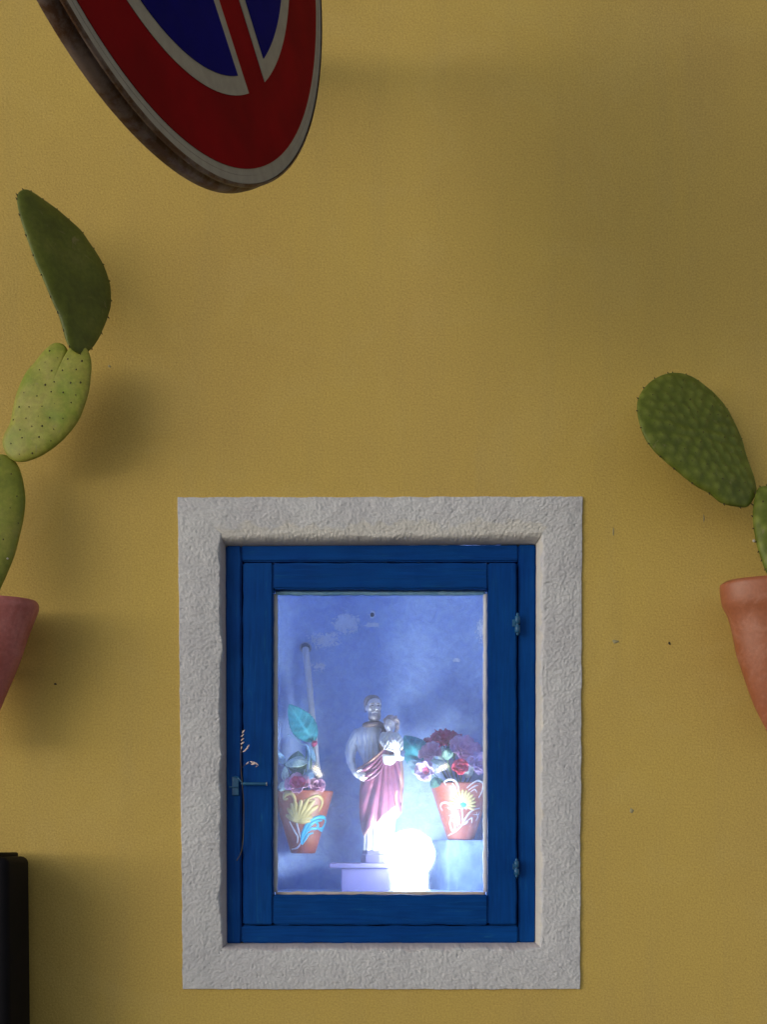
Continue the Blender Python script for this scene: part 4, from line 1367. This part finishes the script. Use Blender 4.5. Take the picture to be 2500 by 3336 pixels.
FULL = [(4, 10, 0.65, 0.7, 0.05, 10, None), (5, 32, 0.85, 0.9, 0.10, 25, None), (7, 58, 1.0, 0.95, 0.14, 30, None), (7, 82, 1.1, 1.0, 0.16, 20, None)]
OPEN = [(4, 20, 0.6, 0.6, 0.05, 10, None), (6, 60, 1.0, 0.95, 0.1, 20, None), (5, 85, 1.1, 1.0, 0.12, 10, None)]
def leaf_mesh(base, tip, width, normal, fold=0.25, sag=0.12, serr=0.0, nu=13, nv=27, seed=0):
    base, tip = np.array(base), np.array(tip)
    ax = tip - base
    L = np.linalg.norm(ax); ax = ax / L
    nrm = np.array(normal, float); nrm -= ax * (ax @ nrm); nrm /= np.linalg.norm(nrm)
    side = np.cross(ax, nrm)
    V = []
    for j in range(nv):
        t = j / (nv - 1)
        w = width * (math.sin(math.pi * t ** 0.82) ** 0.8) * 0.5 + 0.0002
        w *= 1 + serr * (1 if j % 2 else -1)
        for i in range(nu):
            u = -1 + 2 * i / (nu - 1)
            vein = 0.018 * L * math.sin(t * 26 - abs(u) * 5) * (1 - abs(u)) * abs(u) * 3
            V.append(base + ax * (L * t - 0.0 * u) + side * u * w + nrm * (-fold * abs(u) * w + sag * L * math.sin(math.pi * t) + vein * 0.7 + 0.14 * w * math.sin(7 * t + seed + 1.5 * u)))
    return np.array(V), grid_faces(nu, nv)
def leaf(label, base_px, tip_px, Y0, Y1, width, m, normal, pot, name='artificial_leaf', serr=0.0, fold=0.25, sag=0.1, extra=None, bare=None):
    b = W(*base_px, Y0); e = W(*tip_px, Y1)
    t = thing(name, label, 'artificial leaf', b, 'artificial leaves in the shrine pots')
    V, Fc = leaf_mesh(b, e, 1.25 * width * K(Y0), normal, fold, sag, serr, seed=base_px[0])
    ob = mesh_obj('blade', V, Fc, M[m], t)
    vv_ = []
    for j in range(27):
        for i in range(13):
            u_ = abs(-1 + i / 6.0)
            vv_.append(1.0 if u_ < 0.1 else max(0.0, math.cos(j / 26 * 40 - u_ * 6)) ** 4 * 0.8)
    at = ob.data.attributes.new('vein', 'FLOAT', 'POINT')
    at.data.foreach_set('value', np.array(vv_, np.float32))
    md = ob.modifiers.new('thick', 'SOLIDIFY'); md.thickness = 0.0005
    bake_mods(ob)
    add_stem(t, b, (pot[0] + (b[0] - pot[0]) * 0.2, pot[1], pot[3] - 0.012))
    return t
UP = (0, -0.75, 0.65)
# right bouquet
blossom('artificial_rose', 'dark crimson rose at the top of the right bouquet', 1446, 2412, 0.280, 34, 'rose_dark', (0, -0.6, 0.8), PR, FULL)
blossom('artificial_rose', 'dark plum rose low behind the left edge of the right bouquet', 1392, 2432, 0.289, 24, 'rose_dark', (-0.5, -0.6, 0.6), PR, ROSE)
blossom('artificial_rose', 'second dark crimson rose beside the mauve petals of the right bouquet', 1480, 2412, 0.287, 26, 'rose_dark', (0.3, -0.6, 0.8), PR, ROSE)
blossom('artificial_carnation', 'mauve flower left of the green bud in the right bouquet', 1405, 2452, 0.253, 30, 'mauve', (-0.35, -0.8, 0.45), PR, OPEN)
blossom('artificial_carnation', 'large mauve flower with upright petals at the upper right of the right bouquet', 1512, 2444, 0.262, 40, 'mauve', (0.25, -0.7, 0.6), PR, FULL)
blossom('artificial_carnation', 'pale lilac flower at the right edge of the glass', 1560, 2490, 0.249, 32, 'lilac', (0.3, -0.85, 0.3), PR, OPEN)
blossom('artificial_rose', 'coral red rose hanging over the rim of the right pot', 1499, 2503, 0.231, 25, 'rose_red', (0.1, -0.85, 0.35), PR, ROSE)
blossom('artificial_hibiscus', 'pale pink open flower with a coral throat at the left of the right pot', 1390, 2512, 0.233, 31, 'lilac', (-0.45, -0.8, 0.1), PR, [(5, 28, 0.55, 0.6, 0.03, 10, 'rose_pink'), (6, 70, 1.05, 1.05, 0.08, 12, None)])
blossom('artificial_bud', 'closed grey green bud in the middle of the right bouquet', 1457, 2464, 0.238, 23, 'bud_green', (0.05, -0.45, 0.9), PR, [(3, 2, 1.0, 1.0, 0.10, -22, None), (4, 10, 1.25, 1.25, 0.22, -30, None)], cat='artificial bud')
leaf('broad teal leaf reaching from the right bouquet behind the statue', (1392, 2500), (1318, 2396), 0.267, 0.285, 74, 'leaf_teal', (-0.3, -0.9, 0.2), PR, serr=0.02, fold=0.35)
leaf('long teal leaf drooping below the pink open flower', (1400, 2520), (1330, 2480), 0.258, 0.267, 46, 'leaf_blue', (-0.2, -0.9, 0.3), PR, serr=0.02)
leaf('grey green leaf hanging over the left rim of the right pot', (1432, 2535), (1404, 2566), 0.229, 0.227, 30, 'leaf_green', (-0.3, -0.9, 0.2), PR)
leaf('short grey green leaf below the green bud', (1462, 2500), (1404, 2476), 0.236, 0.229, 30, 'leaf_grey', (0.0, -0.7, 0.7), PR)
leaf('grey leaf between the coral rose and the lilac flower', (1520, 2535), (1538, 2482), 0.238, 0.243, 26, 'leaf_grey', (0.2, -0.95, 0.1), PR)
leaf('upright grey leaf behind the green bud', (1440, 2480), (1440, 2430), 0.247, 0.258, 22, 'leaf_grey', (0.1, -0.9, 0.2), PR)
leaf('dark green leaf behind the green bud', (1478, 2470), (1462, 2418), 0.253, 0.267, 26, 'leaf_green', (0.1, -0.9, 0.2), PR)
# left bouquet
blossom('artificial_rose', 'bright pink rose resting on the rim of the left pot', 972, 2561, 0.233, 34, 'rose_pink', (-0.05, -0.75, 0.65), PL, [(3, 12, 0.7, 0.8, 0.05, 10, None), (4, 40, 0.95, 1.1, 0.10, 25, None), (5, 72, 1.15, 1.2, 0.12, 20, 'rose_pale')])
blossom('artificial_rose', 'pale pink rose at the right rim of the left pot', 1030, 2563, 0.244, 25, 'rose_pale', (0.3, -0.75, 0.55), PL, ROSE)
blossom('artificial_rosebud', 'small pink rosebud below the tall teal leaf', 1023, 2427, 0.267, 14, 'rose_pink', (0.35, -0.55, 0.7), PL, [(3, 4, 1.0, 1.0, 0.08, -8, None), (3, 24, 1.1, 1.0, 0.12, 10, None)], cat='artificial bud')
leaf('tall serrated teal leaf leaning left at the top of the left bouquet', (1024, 2418), (942, 2294), 0.276, 0.249, 66, 'leaf_teal', (-0.35, -0.85, 0.45), PL, serr=0.03, fold=0.2)
leaf('narrow blue leaf hanging under the pink rosebud', (1000, 2424), (1028, 2484), 0.267, 0.260, 17, 'leaf_blue', (0.4, -0.9, 0), PL)
leaf('broad grey green leaf lying level above the pink rose', (928, 2488), (1007, 2482), 0.247, 0.238, 42, 'leaf_grey', (0.05, -0.75, 0.65), PL, sag=0.14)
leaf('small grey leaf standing at the left of the left pot', (930, 2548), (930, 2496), 0.242, 0.236, 20, 'leaf_grey', (-0.2, -0.95, 0.1), PL)
leaf('pale leaf at the left edge of the glass', (926, 2490), (906, 2448), 0.251, 0.240, 20, 'leaf_blue', (-0.2, -0.9, 0.2), PL)
leaf('grey leaf drooping over the left rim of the left pot', (930, 2545), (914, 2578), 0.238, 0.229, 26, 'leaf_grey', (-0.2, -0.9, 0.3), PL)
leaf('pale blue leaf right of the pink rose', (985, 2530), (1035, 2516), 0.243, 0.235, 30, 'leaf_blue', (0.2, -0.8, 0.5), PL)
leaf('dark green leaf behind the level grey leaf', (965, 2520), (972, 2446), 0.276, 0.283, 52, 'leaf_green', (0.0, -0.9, 0.2), PL)
leaf('dark green leaf low behind the pink rose', (945, 2545), (990, 2506), 0.262, 0.258, 34, 'leaf_green', (0.0, -0.8, 0.5), PL)
tg = thing('artificial_twig', 'thin pale twig leaning left beside the tall teal leaf', 'artificial twig', W(1000, 2430, 0.255), 'artificial leaves in the shrine pots')
V, Fc = tube(spline([W(938, 2392, 0.250), W(962, 2404, 0.250), W(983, 2424, 0.252), W(1002, 2430, 0.255), W(1008, 2470, 0.262), W(1000, 2560, PYD)], 24), 2.2 * K(0.255), 6)
mesh_obj('stem', V, Fc, M['leaf_blue'], tg)

# ------------------------------------------------------------------ prickly pears in wall pots
def pad_mesh(outline, Y, normal, thick, bumps=0.0, bump_step=0.02, nseg=140, nring=22, pivot=None, seed=0):
    o2 = closed_spline(outline, nseg)
    pc = o2.mean(0) if pivot is None else np.array(pivot, float)
    n = np.array(normal, float); n /= np.linalg.norm(n)
    P0 = W(pc[0], pc[1], Y)
    cam_p = np.array([0, -D, EZ])
    def unproj(p):
        d_ = W(p[0], p[1], 0) - cam_p
        t = ((P0 - cam_p) @ n) / (d_ @ n)
        return cam_p + d_ * t
    ring = np.array([unproj(p) for p in o2])
    C = unproj(pc)
    ex = np.cross(np.array([0, 0, 1.0]), n); ex /= np.linalg.norm(ex); ey = np.cross(n, ex)
    rows = []
    ts = np.sin(np.linspace(0, 1, nring) * math.pi / 2)
    def bump_h(p):
        if bumps == 0:
            return 0.0
        q = p - C
        u, v = q @ ex / bump_step, q @ ey / bump_step
        r = u - v / math.sqrt(3); s = 2 * v / math.sqrt(3)
        best = 9
        for i in (math.floor(r), math.floor(r) + 1):
            for j in (math.floor(s), math.floor(s) + 1):
                jx = math.sin(i * 12.9898 + j * 78.233 + seed) * 43758.5; jy = math.sin(i * 39.346 + j * 11.135 + seed) * 24634.6
                gx = i + 0.5 * j + 0.32 * (jx - math.floor(jx) - 0.5); gy = j * math.sqrt(3) / 2 + 0.32 * (jy - math.floor(jy) - 0.5)
                best = min(best, (u - gx) ** 2 + (v - gy) ** 2)
        return bumps * math.exp(-best / 0.09)
    V = []
    for sgn in (1, -1):
        for t in ts[1:] if sgn == 1 else ts[1:-1]:
            for i in range(nseg):
                p = C + (ring[i] - C) * t
                hgt = thick * 0.5 * math.sqrt(max(0.0, 1 - t ** 3.2)) * (1 + 0.10 * float(vnoise(p[0] * 40 + seed, p[2] * 40, 4)))
                hgt += bump_h(p) * (1 - t ** 6)
                V.append(p + n * hgt * sgn)
    nf = nring - 1
    top = len(V); V.append(C + n * (thick * 0.5 + bump_h(C)))
    bot = len(V); V.append(C - n * thick * 0.5)
    Fc = []
    for j in range(nf - 1):
        for i in range(nseg):
            a = j * nseg + i; b = j * nseg + (i + 1) % nseg
            Fc.append((a, a + nseg, b + nseg, b))
    off = nf * nseg
    nb = nring - 2
    for j in range(nb - 1):
        for i in range(nseg):
            a = off + j * nseg + i; b = off + j * nseg + (i + 1) % nseg
            Fc.append((a, b, b + nseg, a + nseg))
    for i in range(nseg):
        a = (nf - 1) * nseg + i; b = (nf - 1) * nseg + (i + 1) % nseg
        c2 = off + (nb - 1) * nseg + i; d2 = off + (nb - 1) * nseg + (i + 1) % nseg
        Fc.append((a, c2, d2, b))
        Fc.append((top, i, (i + 1) % nseg))
        Fc.append((bot, off + (i + 1) % nseg, off + i))
    return np.array(V), Fc, C, n, ex, ey, ring, bump_h
def pad(parent, outline, Y, normal, thick, m, bumps=0.0, step=0.02, dots=True, edge=True, pivot=None, seed=0, label=None, dot_r=0.0010):
    V, Fc, C, n, ex, ey, ring, bump_fn = pad_mesh(outline, Y, normal, thick, bumps, step, pivot=pivot, seed=seed)
    ob = mesh_obj('pad', V, Fc, M[m], parent)
    if bumps:
        flat = np.array([bump_fn(np.array(v)) for v in V]) / bumps
        at = ob.data.attributes.new('tubercle', 'FLOAT', 'POINT')
        at.data.foreach_set('value', flat.astype(np.float32))
    if label:
        ob['label'] = label
    mb_ = MB()
    # areoles on the face
    if dots:
        r2 = ((ring - C) @ ex, (ring - C) @ ey)
        angs = np.arctan2(r2[1], r2[0]); rads = np.hypot(*r2)
        order = np.argsort(angs)
        for i in range(-14, 15):
            for j in range(-14, 15):
                u, v = (i + 0.5 * j) * step, j * math.sqrt(3) / 2 * step
                u += RNG.uniform(-0.2, 0.2) * step; v += RNG.uniform(-0.2, 0.2) * step
                rr = math.hypot(u, v); a = math.atan2(v, u)
                lim = np.interp(a, angs[order], rads[order], period=2 * math.pi)
                t = rr / lim
                if t > 0.93:
                    continue
                h_ = thick * 0.5 * math.sqrt(max(0, 1 - t ** 3.2)) + bumps * (1 - t ** 6)
                p = C + ex * u + ey * v + n * (h_ * 1.0)
                q_ = RNG.uniform(0.6, 1.35); V2, F2 = ellipsoid(p, (dot_r * q_, dot_r * 0.8, dot_r * q_ * 1.2), None, 6, 5)
                mb_.add(V2, F2)
    if edge:
        s = 0
        for i in range(0, len(ring), 6):
            p = ring[i]
            d_ = p - C; d_ /= np.linalg.norm(d_)
            V2, F2 = tube([p - d_ * 0.001, p + d_ * 0.0012, p + d_ * RNG.uniform(0.0018, 0.0030)], [0.0012, 0.0008, 0.0002], 5)
            mb_.add(V2, F2)
    if mb_.V:
        a = mb_.build('areoles', M['spine'], ob)
        a['kind'] = 'stuff'
    return ob
def wall_pot(label, loc_px, y_top, side_prof, Y, m, group):
    """oval pot hung on the wall; side_prof: (half width in photo pixels, photo row)"""
    k = K(Y)
    c = W(loc_px, side_prof[-1][1], Y)
    t = thing('wall_pot', label, 'plant pot', c, group)
    prof = [(0.002, 0.0)]
    for hw, py in reversed(side_prof):
        prof.append((hw * k, W(0, py, Y)[2] - c[2]))
    r1, z1 = prof[-1]
    # finer
    P = spline(prof, 40)
    pr = [tuple(p) for p in P]
    pr += [(r1 * 0.985, z1 + 0.0012), (r1 * 0.95, z1 + 0.0014), (r1 * 0.91, z1 - 0.003), (r1 * 0.88, z1 - 0.02)]
    V, Fc = lathe(pr, c, 72, 1.0, 0.55)
    V = np.array(V)
    # hand made waviness
    an = np.arctan2(V[:, 1] - c[1], V[:, 0] - c[0])
    wv = 1 + 0.010 * np.sin(3 * an + 9 * (V[:, 2] - c[2])) + 0.006 * np.sin(7 * an - 14 * (V[:, 2] - c[2]))
    V[:, 0] = c[0] + (V[:, 0] - c[0]) * wv
    V[:, 1] = c[1] + (V[:, 1] - c[1]) * wv
    mesh_obj('body', V, Fc, M[m], t)
    V, Fc = lathe([(r1 * 0.89, z1 - 0.018), (r1 * 0.5, z1 - 0.013), (0.001, z1 - 0.011)], c, 36, 1.0, 0.55, False)
    mesh_obj('soil', V, Fc, M['soil'], t)
    # iron hook that carries it on the wall
    zb = c[2] + z1 * 0.55
    V, Fc = tube([(c[0], c[1] + 0.02, zb), (c[0], 0.004, zb)], 0.004, 8)
    mesh_obj('wall_hook', V, Fc, M['iron'], t)
    return t, c, z1
PYC = -0.062
LP = [(203, 1962), (207, 1972), (206, 1990), (193, 2022), (170, 2083), (150, 2145), (122, 2216), (94, 2283), (76, 2330), (60, 2390), (50, 2410)]
RP = [(196, 1900), (207, 1908), (206, 1932), (199, 1973), (181, 2008), (166, 2061), (152, 2131), (134, 2184), (110, 2255), (87, 2313), (54, 2378), (44, 2400)]
potA, cA, zA = wall_pot('pinkish terracotta wall pot at the left edge holding the tall prickly pear', -84, 1940, LP, PYC, 'terra_pink', 'terracotta pots hung on the wall')
potB, cB, zB = wall_pot('orange terracotta wall pot at the right edge holding the shorter prickly pear', 2554, 1890, RP, PYC, 'terra_orange', 'terracotta pots hung on the wall')
s2 = lambda L, s, ox, oy: [(x / s + ox, y / s + oy) for x, y in L]
pearL = thing('prickly_pear', 'tall prickly pear cactus with a chain of pads climbing beside the left edge', 'cactus', (cA[0], PYC, cA[2] + zA - 0.013), 'prickly pears in the wall pots')
o3 = [(0, 1481), (28, 1488), (52, 1507), (67, 1538), (77, 1580), (82, 1630), (76, 1690), (62, 1752), (47, 1808), (28, 1856), (6, 1906), (-22, 1960), (-60, 1985), (-96, 1968), (-118, 1900), (-128, 1800), (-122, 1680), (-100, 1570), (-60, 1500)]
pad(pearL, o3, PYC - 0.004, (0.15, -0.97, 0.12), 0.020, 'cactus_mid', 0.0, 0.024, True, False, seed=1, dot_r=0.0009)
o2 = s2([(245, 1400), (310, 1320), (375, 1264), (430, 1256), (468, 1278), (486, 1315), (478, 1365), (452, 1405), (486, 1395), (497, 1340), (510, 1288), (555, 1270), (605, 1280), (640, 1325), (656, 1390), (655, 1470), (640, 1600), (610, 1700), (570, 1800), (500, 1900), (420, 1980), (340, 2040), (250, 2088), (140, 2114), (60, 2080), (20, 2000), (25, 1930), (70, 1840), (95, 1720), (120, 1620), (160, 1520), (200, 1450)], 2.212, 0, 550)
pad(pearL, o2, PYC + 0.000, (-0.12, -0.98, 0.05), 0.019, 'cactus_pale', 0.0, 0.0165, True, False, pivot=(150, 1330), seed=2)
o1 = s2([(122, 190), (150, 156), (190, 150), (238, 172), (300, 215), (380, 270), (440, 318), (505, 375), (580, 445), (640, 530), (692, 605), (740, 690), (775, 780), (795, 860), (797, 980), (778, 1060), (748, 1140), (705, 1230), (650, 1305), (590, 1335), (525, 1310), (482, 1250), (455, 1160), (425, 1060), (388, 980), (350, 890), (300, 770), (255, 670), (215, 560), (180, 460), (145, 350), (125, 260)], 2.212, 0, 550)
pad(pearL, o1, PYC + 0.006, (0.66, -0.70, 0.22), 0.015, 'cactus_dark', 0.0, 0.018, False, True, seed=3)
# scabs
for (px, py, r) in ((22, 1820, 6), (6, 1832, 7)):
    V, Fc = ellipsoid(W(px, py, PYC - 0.013), (r * K(PYC), 0.0012, r * 0.6 * K(PYC)), None, 8, 6)
    mesh_obj('scab', V, Fc, M['scab'], pearL)
pearR = thing('prickly_pear', 'short prickly pear cactus with one oval dark pad leaning left at the right edge', 'cactus', (cB[0], PYC, cB[2] + zB - 0.013), 'prickly pears in the wall pots')
o5 = [(2500, 1583), (2470, 1594), (2456, 1650), (2457, 1708), (2468, 1773), (2482, 1818), (2500, 1865), (2530, 1915), (2572, 1925), (2608, 1890), (2632, 1810), (2640, 1720), (2625, 1640), (2590, 1595), (2545, 1580)]
pad(pearR, o5, PYC - 0.002, (0.05, -0.97, 0.2), 0.020, 'cactus_bumpy', 0.0016, 0.020, True, True, seed=4)
o4 = s2([(415, 111), (480, 118), (540, 145), (600, 190), (660, 245), (715, 315), (755, 390), (795, 480), (820, 570), (852, 660), (878, 752), (868, 800), (830, 852), (770, 852), (690, 832), (620, 778), (540, 732), (450, 662), (380, 602), (318, 545), (268, 480), (235, 400), (218, 320), (222, 260), (245, 210), (290, 160), (350, 125)], 1.7018, 1950, 1150)
pad(pearR, o4, PYC + 0.002, (0.42, -0.86, 0.30), 0.019, 'cactus_bumpy', 0.0030, 0.0175, True, True, seed=5, dot_r=0.0006)
V, Fc = ellipsoid(W(2458, 1762, PYC - 0.010), (5 * K(PYC), 0.0012, 5 * K(PYC)), None, 8, 6)
mesh_obj('scab', V, Fc, M['scab'], pearR)

# ------------------------------------------------------------------ no parking sign on a bracket
SR = 0.30
ca_, cz_, cd_, sa_, st_ = -0.1885, 0.8975, 3.3806 * SR, 1.1515, 0.0158
sc_ = np.array([ca_ * cd_, cd_ - D, EZ + cz_ * cd_])
sn = np.array([math.sin(sa_) * math.cos(st_), -math.cos(sa_) * math.cos(st_), math.sin(st_)])
su = np.array([math.cos(sa_), math.sin(sa_), 0.0])
sw = np.cross(su, sn)
if sw[2] < 0:
    sw = -sw
PHI = 0.815
def SG(u, w, h):
    return sc_ + (su * u + sw * w) * SR + sn * h
sign = thing('road_sign', 'round no parking sign, blue disc with red border and diagonal bar, seen from below', 'road sign', sc_)
N = 160
an = np.linspace(0, 2 * math.pi, N, endpoint=False)
def disc(name, r, h, th, m):
    V = [SG(r * math.cos(a), r * math.sin(a), h) for a in an] + [SG(r * math.cos(a), r * math.sin(a), h - th) for a in an]
    Fc = [tuple(range(N)), tuple(range(N, 2 * N))[::-1]] + [(i, i + N, (i + 1) % N + N, (i + 1) % N) for i in range(N)]
    o = mesh_obj(name, V, Fc, m, sign, False)
    return o
disc('face_plate', 0.998, 0.0, 0.0025, M['white_sign'])
disc('red_field', 0.955, 0.0007, 0.0005, M['red_sign'])
def segment(r, off, sgn, h, th, m, name):
    a0 = math.acos(off / r)
    A = np.linspace(-a0, a0, 70)
    pts = []
    for a in A:
        o_, s_ = r * math.cos(a) * sgn, r * math.sin(a)
        # bar direction
        u = o_ * math.sin(PHI) + s_ * math.cos(PHI)
        w = o_ * math.cos(PHI) - s_ * math.sin(PHI)
        pts.append((u, w))
    n = len(pts)
    V = [SG(u, w, h) for u, w in pts] + [SG(u, w, h - th) for u, w in pts]
    Fc = [tuple(range(n)), tuple(range(n, 2 * n))[::-1]] + [(i, i + n, (i + 1) % n + n, (i + 1) % n) for i in range(n)]
    mesh_obj(name, V, Fc, m, sign, False)
for sgn in (1, -1):
    segment(0.749, 0.0733, sgn, 0.0014, 0.0006, M['white_sign'], 'white_edging')
    segment(0.696, 0.1158, sgn, 0.0021, 0.0006, M['blue_sign'], 'blue_field')
# folded rim of the sign and the flange behind it
V = []
prof = [(1.0, 0.0012), (1.007, 0.0003), (1.008, -0.003), (0.986, -0.0042), (0.986, -0.0075), (1.004, -0.008), (1.010, -0.012), (1.012, -0.014), (1.011, -0.0205), (1.002, -0.022), (0.93, -0.022), (0.93, -0.020), (0.975, -0.019), (0.978, -0.003), (0.975, 0.0002)]
for r, h in prof:
    for a in an:
        wob = 1 + 0.0015 * math.sin(9 * a) * (h < -0.01)
        V.append(SG(r * wob * math.cos(a), r * wob * math.sin(a), h))
Fc = grid_faces(N, len(prof), True)
mesh_obj('rim', V, Fc, M['rim'], sign)
# back bracket: two clamps and an arm to the wall
for w in (0.35, -0.25):
    pass
P = [SG(0.0, 0.2, -0.004), SG(0.0, 0.2, -0.07)]
V, Fc = tube(P, 0.016, 12)
mesh_obj('clamp', V, Fc, M['galv'], sign)
e = SG(0.0, 0.2, -0.07)
V, Fc = tube(spline([e, e + np.array([0.0, 0.05, 0.02]), np.array([e[0] + 0.03, -0.02, e[2] + 0.05]), np.array([e[0] + 0.03, 0.004, e[2] + 0.05])], 24), 0.018, 14)
mesh_obj('arm', V, Fc, M['galv'], sign)

# ------------------------------------------------------------------ black box on the wall at the lower left
BX1 = W(97, 0, -0.02)[0]
bx = thing('wall_box', 'tall black box with rounded corners and a thin lid at the lower left edge', 'box', (BX1 - 0.09, -0.065, W(0, 3700, -0.02)[2]))
zt = W(0, 2790, -0.05)[2]; zb = W(0, 3700, -0.05)[2]
V, Fc = box(BX1 - 0.18, BX1, -0.110, -0.020, zb, zt)
V = [(x + (0.0035 if z < zt - 0.1 and x > BX1 - 0.01 else 0), y, z) for x, y, z in V]
o = mesh_obj('casing', V, Fc, M['black'], bx)
bevel_obj(o, 0.009, 4); bake_mods(o)
V, Fc = box(BX1 - 0.182, BX1 - 0.016, -0.112, -0.016, zt - 0.002, zt + 0.005)
o = mesh_obj('lid', V, Fc, M['black'], bx)
bevel_obj(o, 0.002, 2); bake_mods(o)
V, Fc = box(BX1 - 0.14, BX1 - 0.04, -0.0195, 0.002, zb + 0.05, zt - 0.03)
mesh_obj('wall_plate', V, Fc, M['iron'], bx, False)

# ------------------------------------------------------------------ two warm lamps across the street, seen as reflections in the glass
def mirror_lamp(px, py, dist, tilt, label):
    d_ = W(px, py, 0) - np.array([0, -D, EZ])
    d_ = d_ / d_[1]
    p = np.array([0, -D, EZ]) + d_ * (D + dist)
    L = np.array([p[0], -(dist - 2 * GY), p[2]])
    t = thing('street_lamp', label, 'lamp', (L[0], L[1] - 0.12, 0.0), 'warm lamps across the street')
    V, Fc = tube([(L[0], L[1] - 0.12, 0.0), (L[0], L[1] - 0.12, L[2] + 0.12)], 0.025, 14)
    mesh_obj('post', V, Fc, M['iron'], t)
    V, Fc = tube([(L[0], L[1] - 0.12, L[2] + 0.10), (L[0], L[1] - 0.03, L[2] + 0.10)], 0.012, 10)
    mesh_obj('arm', V, Fc, M['iron'], t)
    h = []
    V, Fc = box(L[0] - 0.06, L[0] + 0.06, L[1] - 0.05, L[1] + 0.03, L[2] + 0.075, L[2] + 0.11)
    mesh_obj('hood', V, Fc, M['iron'], t, False)
    dv = np.array([math.cos(tilt), 0, math.sin(tilt)]) * 0.022
    V, Fc = tube([L - dv, L + dv], 0.012, 14, True, True)
    mesh_obj('tube', V, Fc, M['lamp_tube'], t)
    V, Fc = tube([L + np.array([0, -0.01, 0.01]), L + np.array([0, -0.01, 0.08])], 0.008, 8)
    mesh_obj('socket', V, Fc, M['iron'], t)
mirror_lamp(1034, 2513, 4.2, -0.9, 'warm lamp across the street, mirrored in the glass over the left bouquet')
mirror_lamp(1440, 2503, 4.2, 0.5, 'warm lamp across the street, mirrored in the glass over the right bouquet')
